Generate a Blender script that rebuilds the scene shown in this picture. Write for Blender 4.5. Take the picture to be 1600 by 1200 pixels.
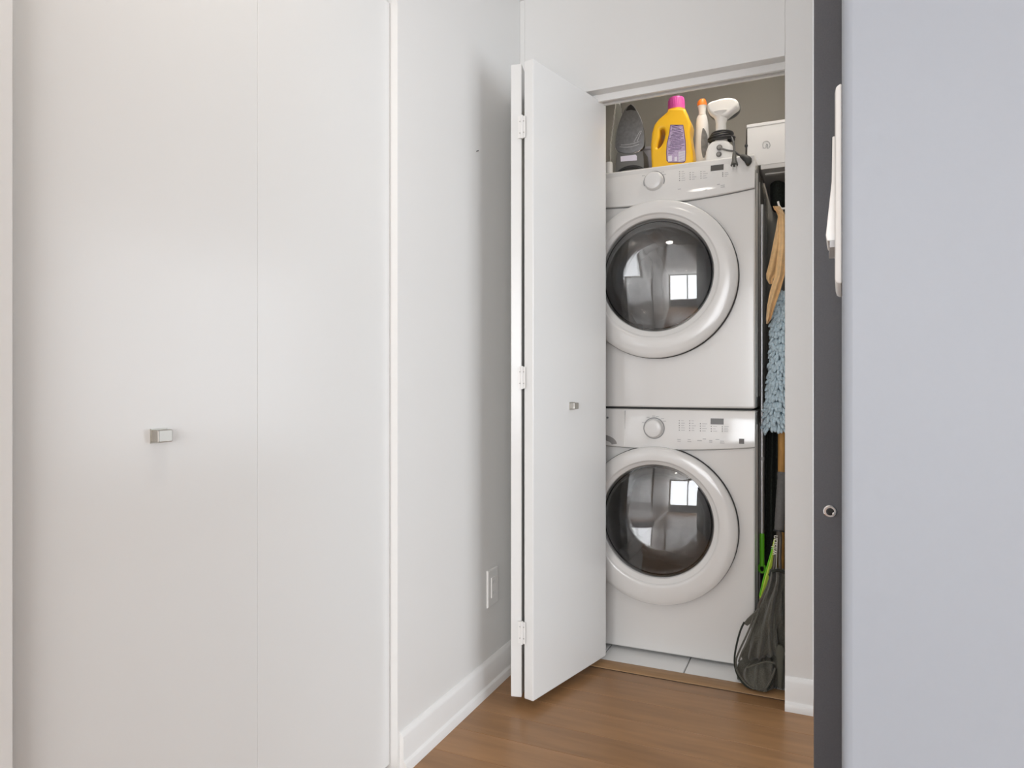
import bpy, bmesh, math, random
from mathutils import Vector, Matrix, noise
random.seed(7)
for o in list(bpy.data.objects): bpy.data.objects.remove(o)
S = bpy.context.scene
COL = S.collection

# ------------------------------------------------------------------ camera
FPX, HC, HOR = 1067.0, 1.02, 597.0          # focal length (px), eye height, horizon row
YAW = math.radians(24.2)
SN, CS = math.sin(YAW), math.cos(YAW)
cd = bpy.data.cameras.new('camera'); cam = bpy.data.objects.new('camera', cd); COL.objects.link(cam)
cam.location = (0, 0, HC); cam.rotation_euler = (math.pi/2, 0, YAW)
cd.sensor_width = 36; cd.lens = FPX/1600*36; cd.shift_y = -(600-HOR)/1600; cd.clip_start = 0.01
S.camera = cam

# ------------------------------------------------------------------ world, daylight, exposure
w = bpy.data.worlds.new('world'); S.world = w; w.use_nodes = True
w.node_tree.nodes['Background'].inputs[0].default_value = (0.80, 0.90, 1.0, 1)
w.node_tree.nodes['Background'].inputs[1].default_value = 1.5
def area(name, loc, rot, sx, sy, power, col):
    l = bpy.data.lights.new(name, 'AREA'); l.shape = 'RECTANGLE'; l.size = sx; l.size_y = sy
    l.energy = power; l.color = col
    o = bpy.data.objects.new(name, l); COL.objects.link(o); o.location = loc; o.rotation_euler = rot
    return o
R90 = math.pi/2
# daylight entering by the window of the living room behind the camera and of the room on the right
for k in range(3):                            # one per pane of each window
    area('window_daylight_rear', (-0.263+1.313*k, -4.72, 1.30), (R90, 0, 0), 1.22, 2.05, 76, (0.965, 0.975, 1.0))
    area('window_daylight_side', (3.08, 1.60+1.60*k, 1.33), (R90, 0, R90), 1.52, 1.87, 27, (0.90, 0.945, 1.0))
VS = S.view_settings
VS.view_transform = 'Standard'; VS.look = 'None'; VS.gamma = 1; VS.use_curve_mapping = False
VS.exposure = -0.02

# ------------------------------------------------------------------ helpers
def ray(px):
    a = (px-800)/FPX
    return -SN+CS*a, CS+SN*a
def at(px, py, Y):
    """photo pixel -> (x, z) on the plane y = Y"""
    dx, dy = ray(px); d = Y/dy
    return dx*d, HC-(py-HOR)*d/FPX
def atv(px, py, Y):
    x, z = at(px, py, Y); return Vector((x, Y, z))

MATS = {}
def mat(name, col, rough=0.5, metal=0.0, noise_amt=0.0, noise_scale=30, bump=0.0, bump_scale=200,
        trans=0.0, ior=1.45, emit=0.0, coat=0.0, sheen=0.0, stretch=None, var=0.0, spec=0.5):
    if name in MATS: return MATS[name]
    m = bpy.data.materials.new(name); m.use_nodes = True
    nt = m.node_tree; b = nt.nodes['Principled BSDF']
    b.inputs['Base Color'].default_value = (*col, 1)
    b.inputs['Roughness'].default_value = rough; b.inputs['Metallic'].default_value = metal
    b.inputs['IOR'].default_value = ior; b.inputs['Transmission Weight'].default_value = trans
    b.inputs['Coat Weight'].default_value = coat; b.inputs['Coat Roughness'].default_value = 0.08
    b.inputs['Sheen Weight'].default_value = sheen
    b.inputs['Specular IOR Level'].default_value = spec
    if emit:
        b.inputs['Emission Color'].default_value = (*col, 1); b.inputs['Emission Strength'].default_value = emit
    if noise_amt or bump or var:
        tc = nt.nodes.new('ShaderNodeTexCoord'); mp = nt.nodes.new('ShaderNodeMapping')
        nt.links.new(tc.outputs['Object'], mp.inputs[0])
        if stretch: mp.inputs['Scale'].default_value = stretch
        if noise_amt or var:
            n = nt.nodes.new('ShaderNodeTexNoise'); n.inputs['Scale'].default_value = noise_scale
            n.inputs['Detail'].default_value = 6
            nt.links.new(mp.outputs[0], n.inputs[0])
            r = nt.nodes.new('ShaderNodeMapRange')
            r.inputs[1].default_value = 0.3; r.inputs[2].default_value = 0.7
            r.inputs[3].default_value = 1-noise_amt; r.inputs[4].default_value = 1+noise_amt
            nt.links.new(n.outputs[0], r.inputs[0])
            fac = r.outputs[0]
            if var:
                oi = nt.nodes.new('ShaderNodeObjectInfo')
                r2 = nt.nodes.new('ShaderNodeMapRange'); r2.inputs[3].default_value = 1-var; r2.inputs[4].default_value = 1+var
                nt.links.new(oi.outputs['Random'], r2.inputs[0])
                mm = nt.nodes.new('ShaderNodeMath'); mm.operation = 'MULTIPLY'
                nt.links.new(fac, mm.inputs[0]); nt.links.new(r2.outputs[0], mm.inputs[1]); fac = mm.outputs[0]
                add = nt.nodes.new('ShaderNodeVectorMath'); add.operation = 'ADD'
                sc = nt.nodes.new('ShaderNodeMath'); sc.operation = 'MULTIPLY'; sc.inputs[1].default_value = 37
                nt.links.new(oi.outputs['Random'], sc.inputs[0])
                nt.links.new(mp.outputs[0], add.inputs[0]); nt.links.new(sc.outputs[0], add.inputs[1])
                nt.links.new(add.outputs[0], n.inputs[0])
            v = nt.nodes.new('ShaderNodeVectorMath'); v.operation = 'SCALE'
            v.inputs[0].default_value = col
            nt.links.new(fac, v.inputs['Scale']); nt.links.new(v.outputs[0], b.inputs['Base Color'])
        if bump:
            n2 = nt.nodes.new('ShaderNodeTexNoise'); n2.inputs['Scale'].default_value = bump_scale; n2.inputs['Detail'].default_value = 4
            nt.links.new(mp.outputs[0], n2.inputs[0])
            bp = nt.nodes.new('ShaderNodeBump'); bp.inputs['Strength'].default_value = bump; bp.inputs['Distance'].default_value = 0.002
            nt.links.new(n2.outputs[0], bp.inputs['Height']); nt.links.new(bp.outputs[0], b.inputs['Normal'])
    MATS[name] = m
    return m

def srgb(r, g, b):
    f = lambda c: (c/255/12.92 if c/255 <= .04045 else ((c/255+.055)/1.055)**2.4)
    return f(r), f(g), f(b)

WALL = mat('wall_paint', (0.79, 0.782, 0.762), 0.45, bump=0.05, bump_scale=120)
CEIL = mat('ceiling_paint', (0.82, 0.81, 0.79), 0.8)
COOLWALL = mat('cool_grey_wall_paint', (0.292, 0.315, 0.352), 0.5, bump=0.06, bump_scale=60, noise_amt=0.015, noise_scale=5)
GREYWALL = mat('closet_back_grey', srgb(168, 165, 158), 0.6, bump=0.05)  # back wall set greyer than the closet's side walls
DOORW = mat('door_lacquer', (0.80, 0.798, 0.782), 0.22, bump=0.012, bump_scale=8)
BASEW = mat('baseboard_paint', (0.82, 0.81, 0.79), 0.35)
WOOD = mat('floor_wood', srgb(150, 112, 76), 0.32, noise_amt=0.16, noise_scale=2.2, stretch=(1.6, 14, 1), var=0.07, bump=0.03, bump_scale=30)
TRIMWOOD = mat('threshold_wood', srgb(158, 124, 88), 0.35, noise_amt=0.12, noise_scale=5, stretch=(2, 20, 20))
TILE = mat('white_tile', (0.90, 0.90, 0.89), 0.18)
GROUT = mat('grout', (0.30, 0.29, 0.28), 0.9)
ENAMEL = mat('white_enamel', (0.80, 0.785, 0.76), 0.16, coat=0.3)
PLASTW = mat('white_plastic', (0.82, 0.81, 0.79), 0.25)
PANELW = mat('panel_plastic', (0.80, 0.785, 0.76), 0.09, coat=0.6)
DARKGAP = mat('gap_shade_and_dark_parts', (0.025, 0.024, 0.022), 0.6)  # near black for dark parts and for the painted shade of the door gap
STEEL = mat('drum_steel', (0.66, 0.65, 0.63), 0.45, metal=0.35, noise_amt=0.05, noise_scale=50)
SMOKE = mat('smoked_glass', (0.86, 0.86, 0.86), 0.015, trans=1.0, ior=1.58)
CLEAR = mat('clear_glass', (0.93, 0.95, 0.95), 0.02, trans=1.0, ior=1.5)
LCD = mat('display_glass', (0.11, 0.105, 0.10), 0.2)
PRINT = mat('grey_print', (0.46, 0.455, 0.45), 0.6)
DOT = mat('dark_print', (0.16, 0.16, 0.16), 0.6)
NICKEL = mat('brushed_nickel', (0.50, 0.48, 0.44), 0.42, metal=1.0)
CHROME = mat('chrome', (0.8, 0.8, 0.8), 0.12, metal=1.0)
ALU = mat('pole_aluminium', (0.72, 0.72, 0.72), 0.3, metal=0.85)
FRAME = mat('dark_grey_steel_paint', srgb(92, 92, 96), 0.45, noise_amt=0.06, noise_scale=400, bump=0.15, bump_scale=600)
BLACK = mat('black_plastic', (0.02, 0.02, 0.021), 0.4)
CORD = mat('black_rubber', (0.03, 0.03, 0.031), 0.5)
YELLOW = mat('yellow_plastic', srgb(252, 196, 40), 0.32)
PINK = mat('magenta_plastic', srgb(214, 84, 168), 0.35)
PURPLE = mat('purple_print', srgb(88, 66, 128), 0.5)
LILAC = mat('lilac_print', srgb(190, 170, 200), 0.5, noise_amt=0.18, noise_scale=260)
LBLW = mat('label_white', srgb(232, 226, 238), 0.5)
ORANGE = mat('orange_plastic', srgb(240, 130, 40), 0.35)
GREYLBL = mat('grey_label', (0.20, 0.20, 0.20), 0.5, noise_amt=0.25, noise_scale=60)
SOLE = mat('soleplate_metal', (0.20, 0.20, 0.205), 0.38, metal=0.5, noise_amt=0.12, noise_scale=90)
IRONB = mat('iron_shell', (0.09, 0.09, 0.085), 0.35)
CARD = mat('white_card', (0.74, 0.735, 0.73), 0.55)
LOGO = mat('grey_logo_print', (0.40, 0.40, 0.40), 0.5)
TAN = mat('tan_cloth', srgb(232, 192, 138), 0.85, noise_amt=0.10, noise_scale=60, sheen=0.3, bump=0.2, bump_scale=500)
BLUE = mat('blue_chenille', srgb(200, 220, 230), 0.9, noise_amt=0.16, noise_scale=160, sheen=0.4)
GREEN = mat('green_plastic', srgb(112, 205, 40), 0.35)
LIME = mat('lime_plastic', srgb(196, 222, 84), 0.35)
STICK = mat('broomstick_wood', srgb(200, 150, 84), 0.5, noise_amt=0.15, noise_scale=20, stretch=(8, 8, 1))
GRIP = mat('grip_tape', (0.12, 0.115, 0.11), 0.7, noise_amt=0.1, noise_scale=120)
RFRAME = mat('racket_frame', (0.08, 0.065, 0.05), 0.3)
BAG = mat('dark_olive_fabric', (0.105, 0.101, 0.081), 0.9, noise_amt=0.35, noise_scale=320, bump=0.5, bump_scale=900, sheen=0.25)
BAGD = mat('black_fabric', (0.030, 0.034, 0.027), 0.95, noise_amt=0.4, noise_scale=160, bump=0.6, bump_scale=400)
LENS = mat('lamp_lens', (1.0, 0.93, 0.82), 0.4, emit=24)
WINGLASS = mat('window_glass', (1, 1, 1), 0.0, trans=1.0, ior=1.02)
GREYTUB = mat('grey_translucent_plastic', (0.42, 0.41, 0.44), 0.4)

def new_bm(): return bmesh.new()
def bx(bm, x0, x1, y0, y1, z0, z1):
    v = [bm.verts.new(p) for p in ((x0,y0,z0),(x1,y0,z0),(x1,y1,z0),(x0,y1,z0),(x0,y0,z1),(x1,y0,z1),(x1,y1,z1),(x0,y1,z1))]
    for f in ((0,3,2,1),(4,5,6,7),(0,1,5,4),(1,2,6,5),(2,3,7,6),(3,0,4,7)): bm.faces.new([v[i] for i in f])
    return v
def box(x0, x1, y0, y1, z0, z1):
    bm = new_bm(); bx(bm, x0, x1, y0, y1, z0, z1); return bm
def loft(secs, cap=True, closed=True):
    bm = new_bm(); rows = [[bm.verts.new(p) for p in s] for s in secs]
    n = len(rows[0])
    for a, b in zip(rows, rows[1:]):
        for i in range(n if closed else n-1):
            j = (i+1) % n
            bm.faces.new((a[i], a[j], b[j], b[i]))
    if cap and closed:
        bm.faces.new(rows[0][::-1]); bm.faces.new(rows[-1])
    return bm
def ell(cx, cy, z, rx, ry, n=32, p=2.0):
    out = []
    for i in range(n):
        t = 2*math.pi*i/n; c, s = math.cos(t), math.sin(t)
        out.append(Vector((cx+rx*math.copysign(abs(c)**(2/p), c), cy+ry*math.copysign(abs(s)**(2/p), s), z)))
    return out
def smooth_path(pts, k=6):
    pts = [Vector(p) for p in pts]; out = []
    for i in range(len(pts)-1):
        p0 = pts[max(i-1, 0)]; p1 = pts[i]; p2 = pts[i+1]; p3 = pts[min(i+2, len(pts)-1)]
        for j in range(k):
            t = j/k
            out.append(0.5*((2*p1)+(p2-p0)*t+(2*p0-5*p1+4*p2-p3)*t*t+(3*p1-p0-3*p2+p3)*t**3))
    out.append(pts[-1]); return out
def tube(pts, r, n=10, smooth=0, flat=1.0):
    if smooth: pts = smooth_path(pts, smooth)
    pts = [Vector(p) for p in pts]
    rs = r if isinstance(r, (list, tuple)) else [r]*len(pts)
    if len(rs) != len(pts):
        m = len(rs)-1; rs = [rs[min(int(i/(len(pts)-1)*m), m-1)]*(1-((i/(len(pts)-1)*m) % 1 if i < len(pts)-1 else 1)) + rs[min(int(i/(len(pts)-1)*m)+1, m)]*((i/(len(pts)-1)*m) % 1 if i < len(pts)-1 else 1) for i in range(len(pts))]
    secs = []; up = None
    for i, p in enumerate(pts):
        t = (pts[min(i+1, len(pts)-1)]-pts[max(i-1, 0)])
        if t.length < 1e-9: t = Vector((0,0,1))
        t.normalize()
        if up is None:
            up = Vector((0, 0, 1)) if abs(t.z) < 0.9 else Vector((0, 1, 0))
        u = (up-t*up.dot(t)); u.normalize(); v = t.cross(u); up = u
        secs.append([p+rs[i]*(u*math.cos(2*math.pi*k/n)*flat+v*math.sin(2*math.pi*k/n)) for k in range(n)])
    return loft(secs)
def lathe_y(cx, cz, prof, n=64, shift=None, cap=False):
    """profile of (radius, y); axis along y through (cx, cz)"""
    secs = []
    for r, y in prof:
        dz = shift(r) if shift else 0
        secs.append([Vector((cx+r*math.cos(2*math.pi*i/n), y, cz+dz+r*math.sin(2*math.pi*i/n))) for i in range(n)])
    return loft(secs, cap=cap)
def lathe_z(cx, cy, prof, n=32, cap=True):
    return loft([[Vector((cx+r*math.cos(2*math.pi*i/n), cy+r*math.sin(2*math.pi*i/n), z)) for i in range(n)] for r, z in prof], cap=cap)
def outline(polys, y, depth, bevel=0.0, res=3):
    """filled x-z outline(s) (later ones are holes), extruded from y to y+depth, rounded rims"""
    cu = bpy.data.curves.new('tmp', 'CURVE'); cu.dimensions = '2D'; cu.fill_mode = 'BOTH'
    cu.extrude = max(depth/2-bevel, 0.0001); cu.bevel_depth = bevel; cu.bevel_resolution = res; cu.offset = -bevel
    for poly in polys:
        sp = cu.splines.new('POLY'); sp.points.add(len(poly)-1); sp.use_cyclic_u = True
        for q, (x, z) in zip(sp.points, poly): q.co = (x, z, 0, 1)
    ob = bpy.data.objects.new('tmp', cu); COL.objects.link(ob)
    me = bpy.data.meshes.new_from_object(ob.evaluated_get(bpy.context.evaluated_depsgraph_get()))
    bpy.data.objects.remove(ob); bpy.data.curves.remove(cu)
    bm = new_bm(); bm.from_mesh(me); bpy.data.meshes.remove(me)
    bmesh.ops.remove_doubles(bm, verts=bm.verts, dist=1e-6)
    for v in bm.verts:
        x, z, h = v.co; v.co = Vector((x, y+depth/2-h, z))
    bmesh.ops.recalc_face_normals(bm, faces=bm.faces)
    return bm
def smooth_poly(pts, k=4):
    n = len(pts); P = [Vector((*p, 0)) for p in pts]; out = []
    for i in range(n):
        p0, p1, p2, p3 = P[i-1], P[i], P[(i+1) % n], P[(i+2) % n]
        for j in range(k):
            t = j/k
            q = 0.5*((2*p1)+(p2-p0)*t+(2*p0-5*p1+4*p2-p3)*t*t+(3*p1-p0-3*p2+p3)*t**3)
            out.append((q.x, q.y))
    return out
def text_bm(txt, size, M):
    cu = bpy.data.curves.new('tmp', 'FONT'); cu.body = txt; cu.size = size; cu.extrude = 0.0002
    ob = bpy.data.objects.new('tmp', cu); COL.objects.link(ob)
    me = bpy.data.meshes.new_from_object(ob.evaluated_get(bpy.context.evaluated_depsgraph_get()))
    bpy.data.objects.remove(ob); bpy.data.curves.remove(cu)
    bm = new_bm(); bm.from_mesh(me); bpy.data.meshes.remove(me); bm.transform(M); return bm
def merge(*bms):
    out = bms[0]
    for b in bms[1:]:
        me = bpy.data.meshes.new('tmp'); b.to_mesh(me); out.from_mesh(me); bpy.data.meshes.remove(me); b.free()
    return out

ORG = {}
def tag(o, label=None, cat=None, group=None, kind=None):
    if label: o['label'] = label
    if cat: o['category'] = cat
    if group: o['group'] = group
    if kind: o['kind'] = kind
    return o
def thing(name, loc, label, cat, group=None, kind=None):
    o = bpy.data.objects.new(name, None); COL.objects.link(o); o.location = loc; o.empty_display_size = 0.05
    ORG[o] = Vector(loc); return tag(o, label, cat, group, kind)
def obj(name, bm, m, parent=None, smooth=False, bevel=0.0, seg=2, sub=0, label=None, angle=40, org=None):
    """bm is in world coordinates; links ONE mesh object"""
    bmesh.ops.recalc_face_normals(bm, faces=bm.faces)
    me = bpy.data.meshes.new(name)
    base = ORG[parent] if parent else Vector(org or (0, 0, 0))
    bm.transform(Matrix.Translation(-base)); bm.to_mesh(me); bm.free()
    o = bpy.data.objects.new(name, me); COL.objects.link(o); me.materials.append(m)
    if parent: o.parent = parent
    else: o.location = base
    ORG[o] = base
    if smooth:
        try: me.shade_smooth()
        except Exception:
            for p in me.polygons: p.use_smooth = True
        me.set_sharp_from_angle(angle=math.radians(angle))
    if bevel:
        md = o.modifiers.new('bevel', 'BEVEL'); md.width = bevel; md.segments = seg; md.limit_method = 'ANGLE'; md.angle_limit = math.radians(35)
        md.harden_normals = False
    if sub:
        md = o.modifiers.new('sub', 'SUBSURF'); md.levels = sub; md.render_levels = sub
    if label: o['label'] = label
    return o
def struct(name, bm, m, label, cat, **k):
    o = obj(name, bm, m, **k); return tag(o, label, cat, kind='structure')

# ------------------------------------------------------------------ the setting
ZC = 2.42                                    # ceiling
XL = -1.003                                  # face of the left wall
YB = 2.30                                    # face of the laundry closet wall
struct('floor', box(-1.8, 3.3, -5.0, 6.6, -0.10, -0.012), WOOD, 'brown wood plank floor of the hallway', 'floor')
floor = bpy.data.objects['floor']; ORG[floor] = Vector((0, 0, 0))
# planks: rows run along x
PW, PL = 0.127, 1.80
def plank_mesh():
    bm = new_bm(); g = 0.0004; c = 0.0008; t = 0.0115
    secs = []
    for ins, z in ((g, -t), (g, -c), (g+c, 0)):
        secs.append([Vector((ins, ins, z)), Vector((PL-ins, ins, z)), Vector((PL-ins, PW-ins, z)), Vector((ins, PW-ins, z))])
    bm = loft(secs); bmesh.ops.recalc_face_normals(bm, faces=bm.faces)
    me = bpy.data.meshes.new('plank'); bm.to_mesh(me); bm.free(); me.materials.append(WOOD); return me
pm = plank_mesh()
y = 2.026-PW*26; row = 0
while y < 2.30:
    x = -1.05-random.random()*(0.35 if y > 1.3 else PL*0.8)
    while x < 1.2:
        o = bpy.data.objects.new('plank', pm); COL.objects.link(o); o.parent = floor; o.location = (x, y, 0)
        x += PL
    y += PW; row += 1
struct('ceiling', box(-1.8, 3.3, -5.0, 6.6, ZC, ZC+0.1), CEIL, 'plain white hallway ceiling', 'ceiling')

bm = new_bm()
bx(bm, XL-0.10, XL, -5.0, 0.570, -0.05, ZC); bx(bm, XL-0.10, XL, 0.570, 1.503, 2.045, ZC); bx(bm, XL-0.10, XL, 1.503, YB+0.12, -0.05, ZC)
struct('wall_left', bm, WALL, 'off-white hallway wall on the left with a closet opening', 'wall')
bm = new_bm()
bx(bm, -1.75, -1.70, 0.3, 1.8, -0.05, ZC); bx(bm, -1.70, XL-0.10, 0.3, 0.35, -0.05, ZC); bx(bm, -1.70, XL-0.10, 1.75, 1.80, -0.05, ZC)
struct('wall_left_closet', bm, WALL, 'inner walls of the closet behind the left doors', 'wall')
OX0, OX1, OZ = -0.983, -0.097, 2.042        # laundry opening
XE = -0.0157                                 # free right end of the laundry closet wall
bm = new_bm()
bx(bm, XL, OX0, YB, YB+0.12, -0.05, ZC); bx(bm, OX0, OX1, YB, YB+0.12, OZ, ZC); bx(bm, OX1, XE, YB, YB+0.12, -0.05, ZC)
struct('wall_back', bm, WALL, 'off-white wall around the laundry closet opening', 'wall', bevel=0.002)
YCB = 3.26
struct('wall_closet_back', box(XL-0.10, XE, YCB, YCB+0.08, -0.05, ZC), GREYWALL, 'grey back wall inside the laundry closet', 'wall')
struct('wall_closet_left', box(XL-0.10, OX0-0.02, YB+0.12, YCB, -0.05, ZC), WALL, 'off-white left wall inside the laundry closet', 'wall')
struct('wall_closet_right', box(-0.088, XE, YB+0.12, YCB, -0.05, ZC), WALL, 'off-white right wall inside the laundry closet', 'wall')
# near wall end on the right, with the light switch
XR, YR = 0.0131, 0.47
bm = new_bm()
v_ = bx(bm, XR, 0.135, YR, 1.25, -0.05, ZC)
for i in (3, 7): v_[i].co.x += 0.0272*(1.25-YR)          # the wall runs a little out of square
bx(bm, 0.135, 3.3, YR, YR+0.12, -0.05, ZC)
struct('wall_right', bm, COOLWALL, 'cool grey wall end close by on the right', 'wall', bevel=0.006, seg=4, smooth=True)
# rooms behind the camera and on the right (light comes from their windows)
bm = new_bm()
for z0, z1, x0, x1 in ((-0.05, 0.22, -1.1, 3.3), (2.38, ZC, -1.1, 3.3), (0.22, 2.38, -1.1, -0.92), (0.22, 2.38, 3.02, 3.3)): bx(bm, x0, x1, -5.0, -4.85, z0, z1)
struct('wall_rear', bm, WALL, 'living room wall behind the camera with a window', 'wall')
bm = new_bm()
bx(bm, 3.2, 3.3, -5.0, 0.80, -0.05, ZC); bx(bm, 3.2, 3.3, 5.60, 6.6, -0.05, ZC); bx(bm, 3.2, 3.3, 0.80, 5.60, -0.05, 0.35); bx(bm, 3.2, 3.3, 0.80, 5.60, 2.32, ZC)
struct('wall_far_right', bm, WALL, 'far wall of the room on the right with a window', 'wall')
struct('wall_side_room', box(-0.1, 3.3, 6.5, 6.6, -0.05, ZC), WALL, 'end wall of the room on the right', 'wall')
struct('wall_side_passage', box(XE-0.1, XE, YCB+0.08, 6.5, -0.05, ZC), WALL, 'passage wall of the room on the right', 'wall')
def window(n, horiz, a0, a1, z0, z1, c, label):
    t = thing('window_%d' % n, ((a0+a1)/2, c, z0) if horiz else (c, (a0+a1)/2, z0), label, 'window', kind='structure')
    def b(p0, p1, q0, q1, d=0.03):
        return box(p0, p1, c-d, c+d, q0, q1) if horiz else box(c-d, c+d, p0, p1, q0, q1)
    k = 3
    fb = merge(b(a0, a1, z0, z0+.05), b(a0, a1, z1-.05, z1), b(a0, a0+.05, z0+.05, z1-.05), b(a1-.05, a1, z0+.05, z1-.05),
               *[b(a0+(a1-a0)*i/k-.025, a0+(a1-a0)*i/k+.025, z0+.05, z1-.05) for i in range(1, k)])
    obj('window_frame', fb, BASEW, t)
    for i in range(k):
        p0 = a0+(a1-a0)*i/k+.03; p1 = a0+(a1-a0)*(i+1)/k-.03
        obj('pane', b(p0, p1, z0+.05, z1-.05, 0.003), WINGLASS, t)
window(1, True, -0.92, 3.02, 0.22, 2.38, -4.92, 'wide living room window behind the camera')
window(2, False, 0.80, 5.60, 0.35, 2.32, 3.25, 'wide window of the room on the right')

# baseboards (profile with a sloped cap and a quarter round at the foot)
BPROF = [(0, 0), (0.024, 0), (0.0235, 0.012), (0.020, 0.022), (0.0135, 0.028), (0.0125, 0.032), (0.0125, 0.088), (0.010, 0.094), (0.003, 0.101), (0, 0.102)]
bm = loft([[Vector((XL+u, yy, z)) for u, z in BPROF] for yy in (1.512, YB)])
struct('baseboard_left', bm, BASEW, 'white baseboard along the left wall', 'baseboard', smooth=True, angle=25)
bm = loft([[Vector((XL+u, yy, z)) for u, z in BPROF] for yy in (-4.85, 0.56)])
struct('baseboard_near', bm, BASEW, 'white baseboard along the near left wall', 'baseboard', smooth=True, angle=25)
bm = loft([[Vector((xx, YB-u, z)) for u, z in BPROF] for xx in (OX1+0.0005, XE)])
struct('baseboard_back', bm, BASEW, 'short white baseboard right of the laundry closet', 'baseboard', smooth=True, angle=25)

# threshold and closet tiles
struct('trim_1', loft([[Vector((xx, yy, z)) for yy, z in ((2.352, 0.0002), (2.354, 0.003), (2.362, 0.006), (2.398, 0.010), (2.406, 0.010), (2.406, 0.0002))] for xx in (OX0, OX1)]),
       TRIMWOOD, 'wooden threshold strip in the closet doorway', 'threshold', smooth=True, angle=20)
obj('edge_gap', box(OX0, OX1, 2.3475, 2.3519, 0.0001, 0.0008), mat('brown_joint', (0.05, 0.03, 0.018), 0.6), bpy.data.objects['trim_1'])
struct('closet_floor', box(OX0-0.02, -0.088, 2.407, YCB, -0.011, 0.001), GROUT, 'white tiled floor of the laundry closet', 'floor')
cf = bpy.data.objects['closet_floor']; cf.name = 'floor_closet'
TS = 0.30
def tile_mesh(sx, sy):
    g = 0.0016; c = 0.002
    bm = loft([[Vector((i, i, z)), Vector((sx-i, i, z)), Vector((sx-i, sy-i, z)), Vector((i, sy-i, z))] for i, z in ((g, 0), (g, 0.006), (g+c, 0.008))])
    bmesh.ops.recalc_face_normals(bm, faces=bm.faces)
    me = bpy.data.meshes.new('tile'); bm.to_mesh(me); bm.free(); me.materials.append(TILE); return me
xs = [OX0-0.02, -0.729, -0.429, -0.129, -0.088]; ys = [2.407, 2.70, 3.0, YCB]
for i in range(4):
    for j in range(3):
        o = bpy.data.objects.new('tile', tile_mesh(xs[i+1]-xs[i], ys[j+1]-ys[j])); COL.objects.link(o); o.parent = cf; o.location = (xs[i], ys[j], 0.001)
# track under the header
bm = loft([[Vector((xx, yy, z)) for yy, z in ((2.343, OZ), (2.343, 2.018), (2.354, 2.018), (2.354, 2.030), (2.378, 2.030), (2.378, 2.018), (2.389, 2.018), (2.389, OZ))] for xx in (OX0+.002, OX1-.002)])
struct('trim_2', bm, BASEW, 'white sliding track under the closet header', 'door track')
bm = loft([[Vector((xx, yy, z)) for xx, z in ((-1.036, 2.045), (-1.036, 2.022), (-1.043, 2.022), (-1.043, 2.036), (-1.055, 2.036), (-1.055, 2.022), (-1.062, 2.022), (-1.062, 2.045))] for yy in (0.572, 1.501)])
struct('trim_3', bm, BASEW, 'track above the left closet doors', 'door track')

# ------------------------------------------------------------------ left closet doors (bifold, closed)
def knob_bm(x, y0, y1, z0, z1, p): return box(x, x+p, y0, y1, z0, z1)
d1 = thing('door_1', (-1.048, 1.04, 0), 'pair of flat white closet doors on the left, closed', 'door', kind='structure')
XD = -1.030
for y0, y1, dx, dr in ((0.574, 1.0432, 0.0, 0.0), (1.0438, 1.500, 0.0, 0.008)):
    bm = box(XD-0.035, XD, y0, y1, 0.020, 2.012)
    for v in bm.verts:                       # the far leaf stands a hair out of line
        if dr: v.co.x += dr*(v.co.y-1.044)/0.456*0.6
    obj('panel', bm, DOORW, d1, bevel=0.0006)
kn = obj('knob', knob_bm(XD, 0.803, 0.831, 0.918, 0.939, 0.018), NICKEL, d1, bevel=0.0015, label='brushed nickel rectangular knob')
obj('knob_rose', box(XD-0.0005, XD+0.002, 0.801, 0.833, 0.916, 0.941), NICKEL, kn)

# ------------------------------------------------------------------ laundry bifold door, half folded open
d2 = thing('door_2', (-0.86, 2.15, 0), 'white folding laundry door standing half open', 'door', kind='structure')
def slab(p0, p1, t, z0, z1):
    """board from p0 to p1 (xy), thickness t to the left of p0->p1"""
    p0 = Vector((*p0, 0)); p1 = Vector((*p1, 0)); d = (p1-p0).normalized(); n = Vector((-d.y, d.x, 0))*t
    bm = loft([[p0+Vector((0,0,z)), p1+Vector((0,0,z)), p1+n+Vector((0,0,z)), p0+n+Vector((0,0,z))] for z in (z0, z1)])
    return bm
A0, A1 = (-0.809, 1.960), (-0.7035, 2.398)
pa = obj('panel', slab(A0, A1, 0.035, 0.028, 2.026), DOORW, d2, bevel=0.003)
B0 = (-0.8865, 1.963); B1 = (-0.978, 2.350)
# panel B lies on the right of B0->B1
pdir = (Vector(B1)-Vector(B0)).normalized()
B0r = Vector(B0)+Vector((pdir.y, -pdir.x))*0.035; B1r = Vector(B1)+Vector((pdir.y, -pdir.x))*0.035
obj('panel', slab(B0r, B1r, 0.035, 0.028, 2.022), DOORW, d2, bevel=0.003)
for zz in (1.818, 1.034, 0.236):
    hx, hy = -0.8475, 1.9605
    h = obj('hinge', tube([(hx, hy, zz-0.036), (hx, hy, zz+0.036)], 0.0045, 12), BASEW, d2, smooth=True)
    for s, (ax, ay) in ((-1, (-0.978*0.0-0.974, -0.227)), (1, (0.972, -0.234))):
        c = Vector((hx, hy+0.002, 0)); e = c+Vector((ax*1.0, ay if s < 0 else ay, 0)).normalized()*0.013
        leaf = loft([[Vector((c.x, c.y-0.0002, z)), Vector((e.x, e.y-0.0002, z)), Vector((e.x, e.y+0.002, z)), Vector((c.x, c.y+0.002, z))] for z in (zz-0.034, zz+0.034)])
        obj('hinge_leaf', leaf, BASEW, h)
        for q in (-0.018, 0.018):
            m_ = (c+e)*0.5
            obj('screw', lathe_y(m_.x, zz+q, [(0.0026, m_.y+0.001), (0.0024, m_.y-0.0008), (0.0005, m_.y-0.001)], 10, cap=True), mat('painted_screw', (0.5, 0.49, 0.47), 0.4), h)
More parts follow.
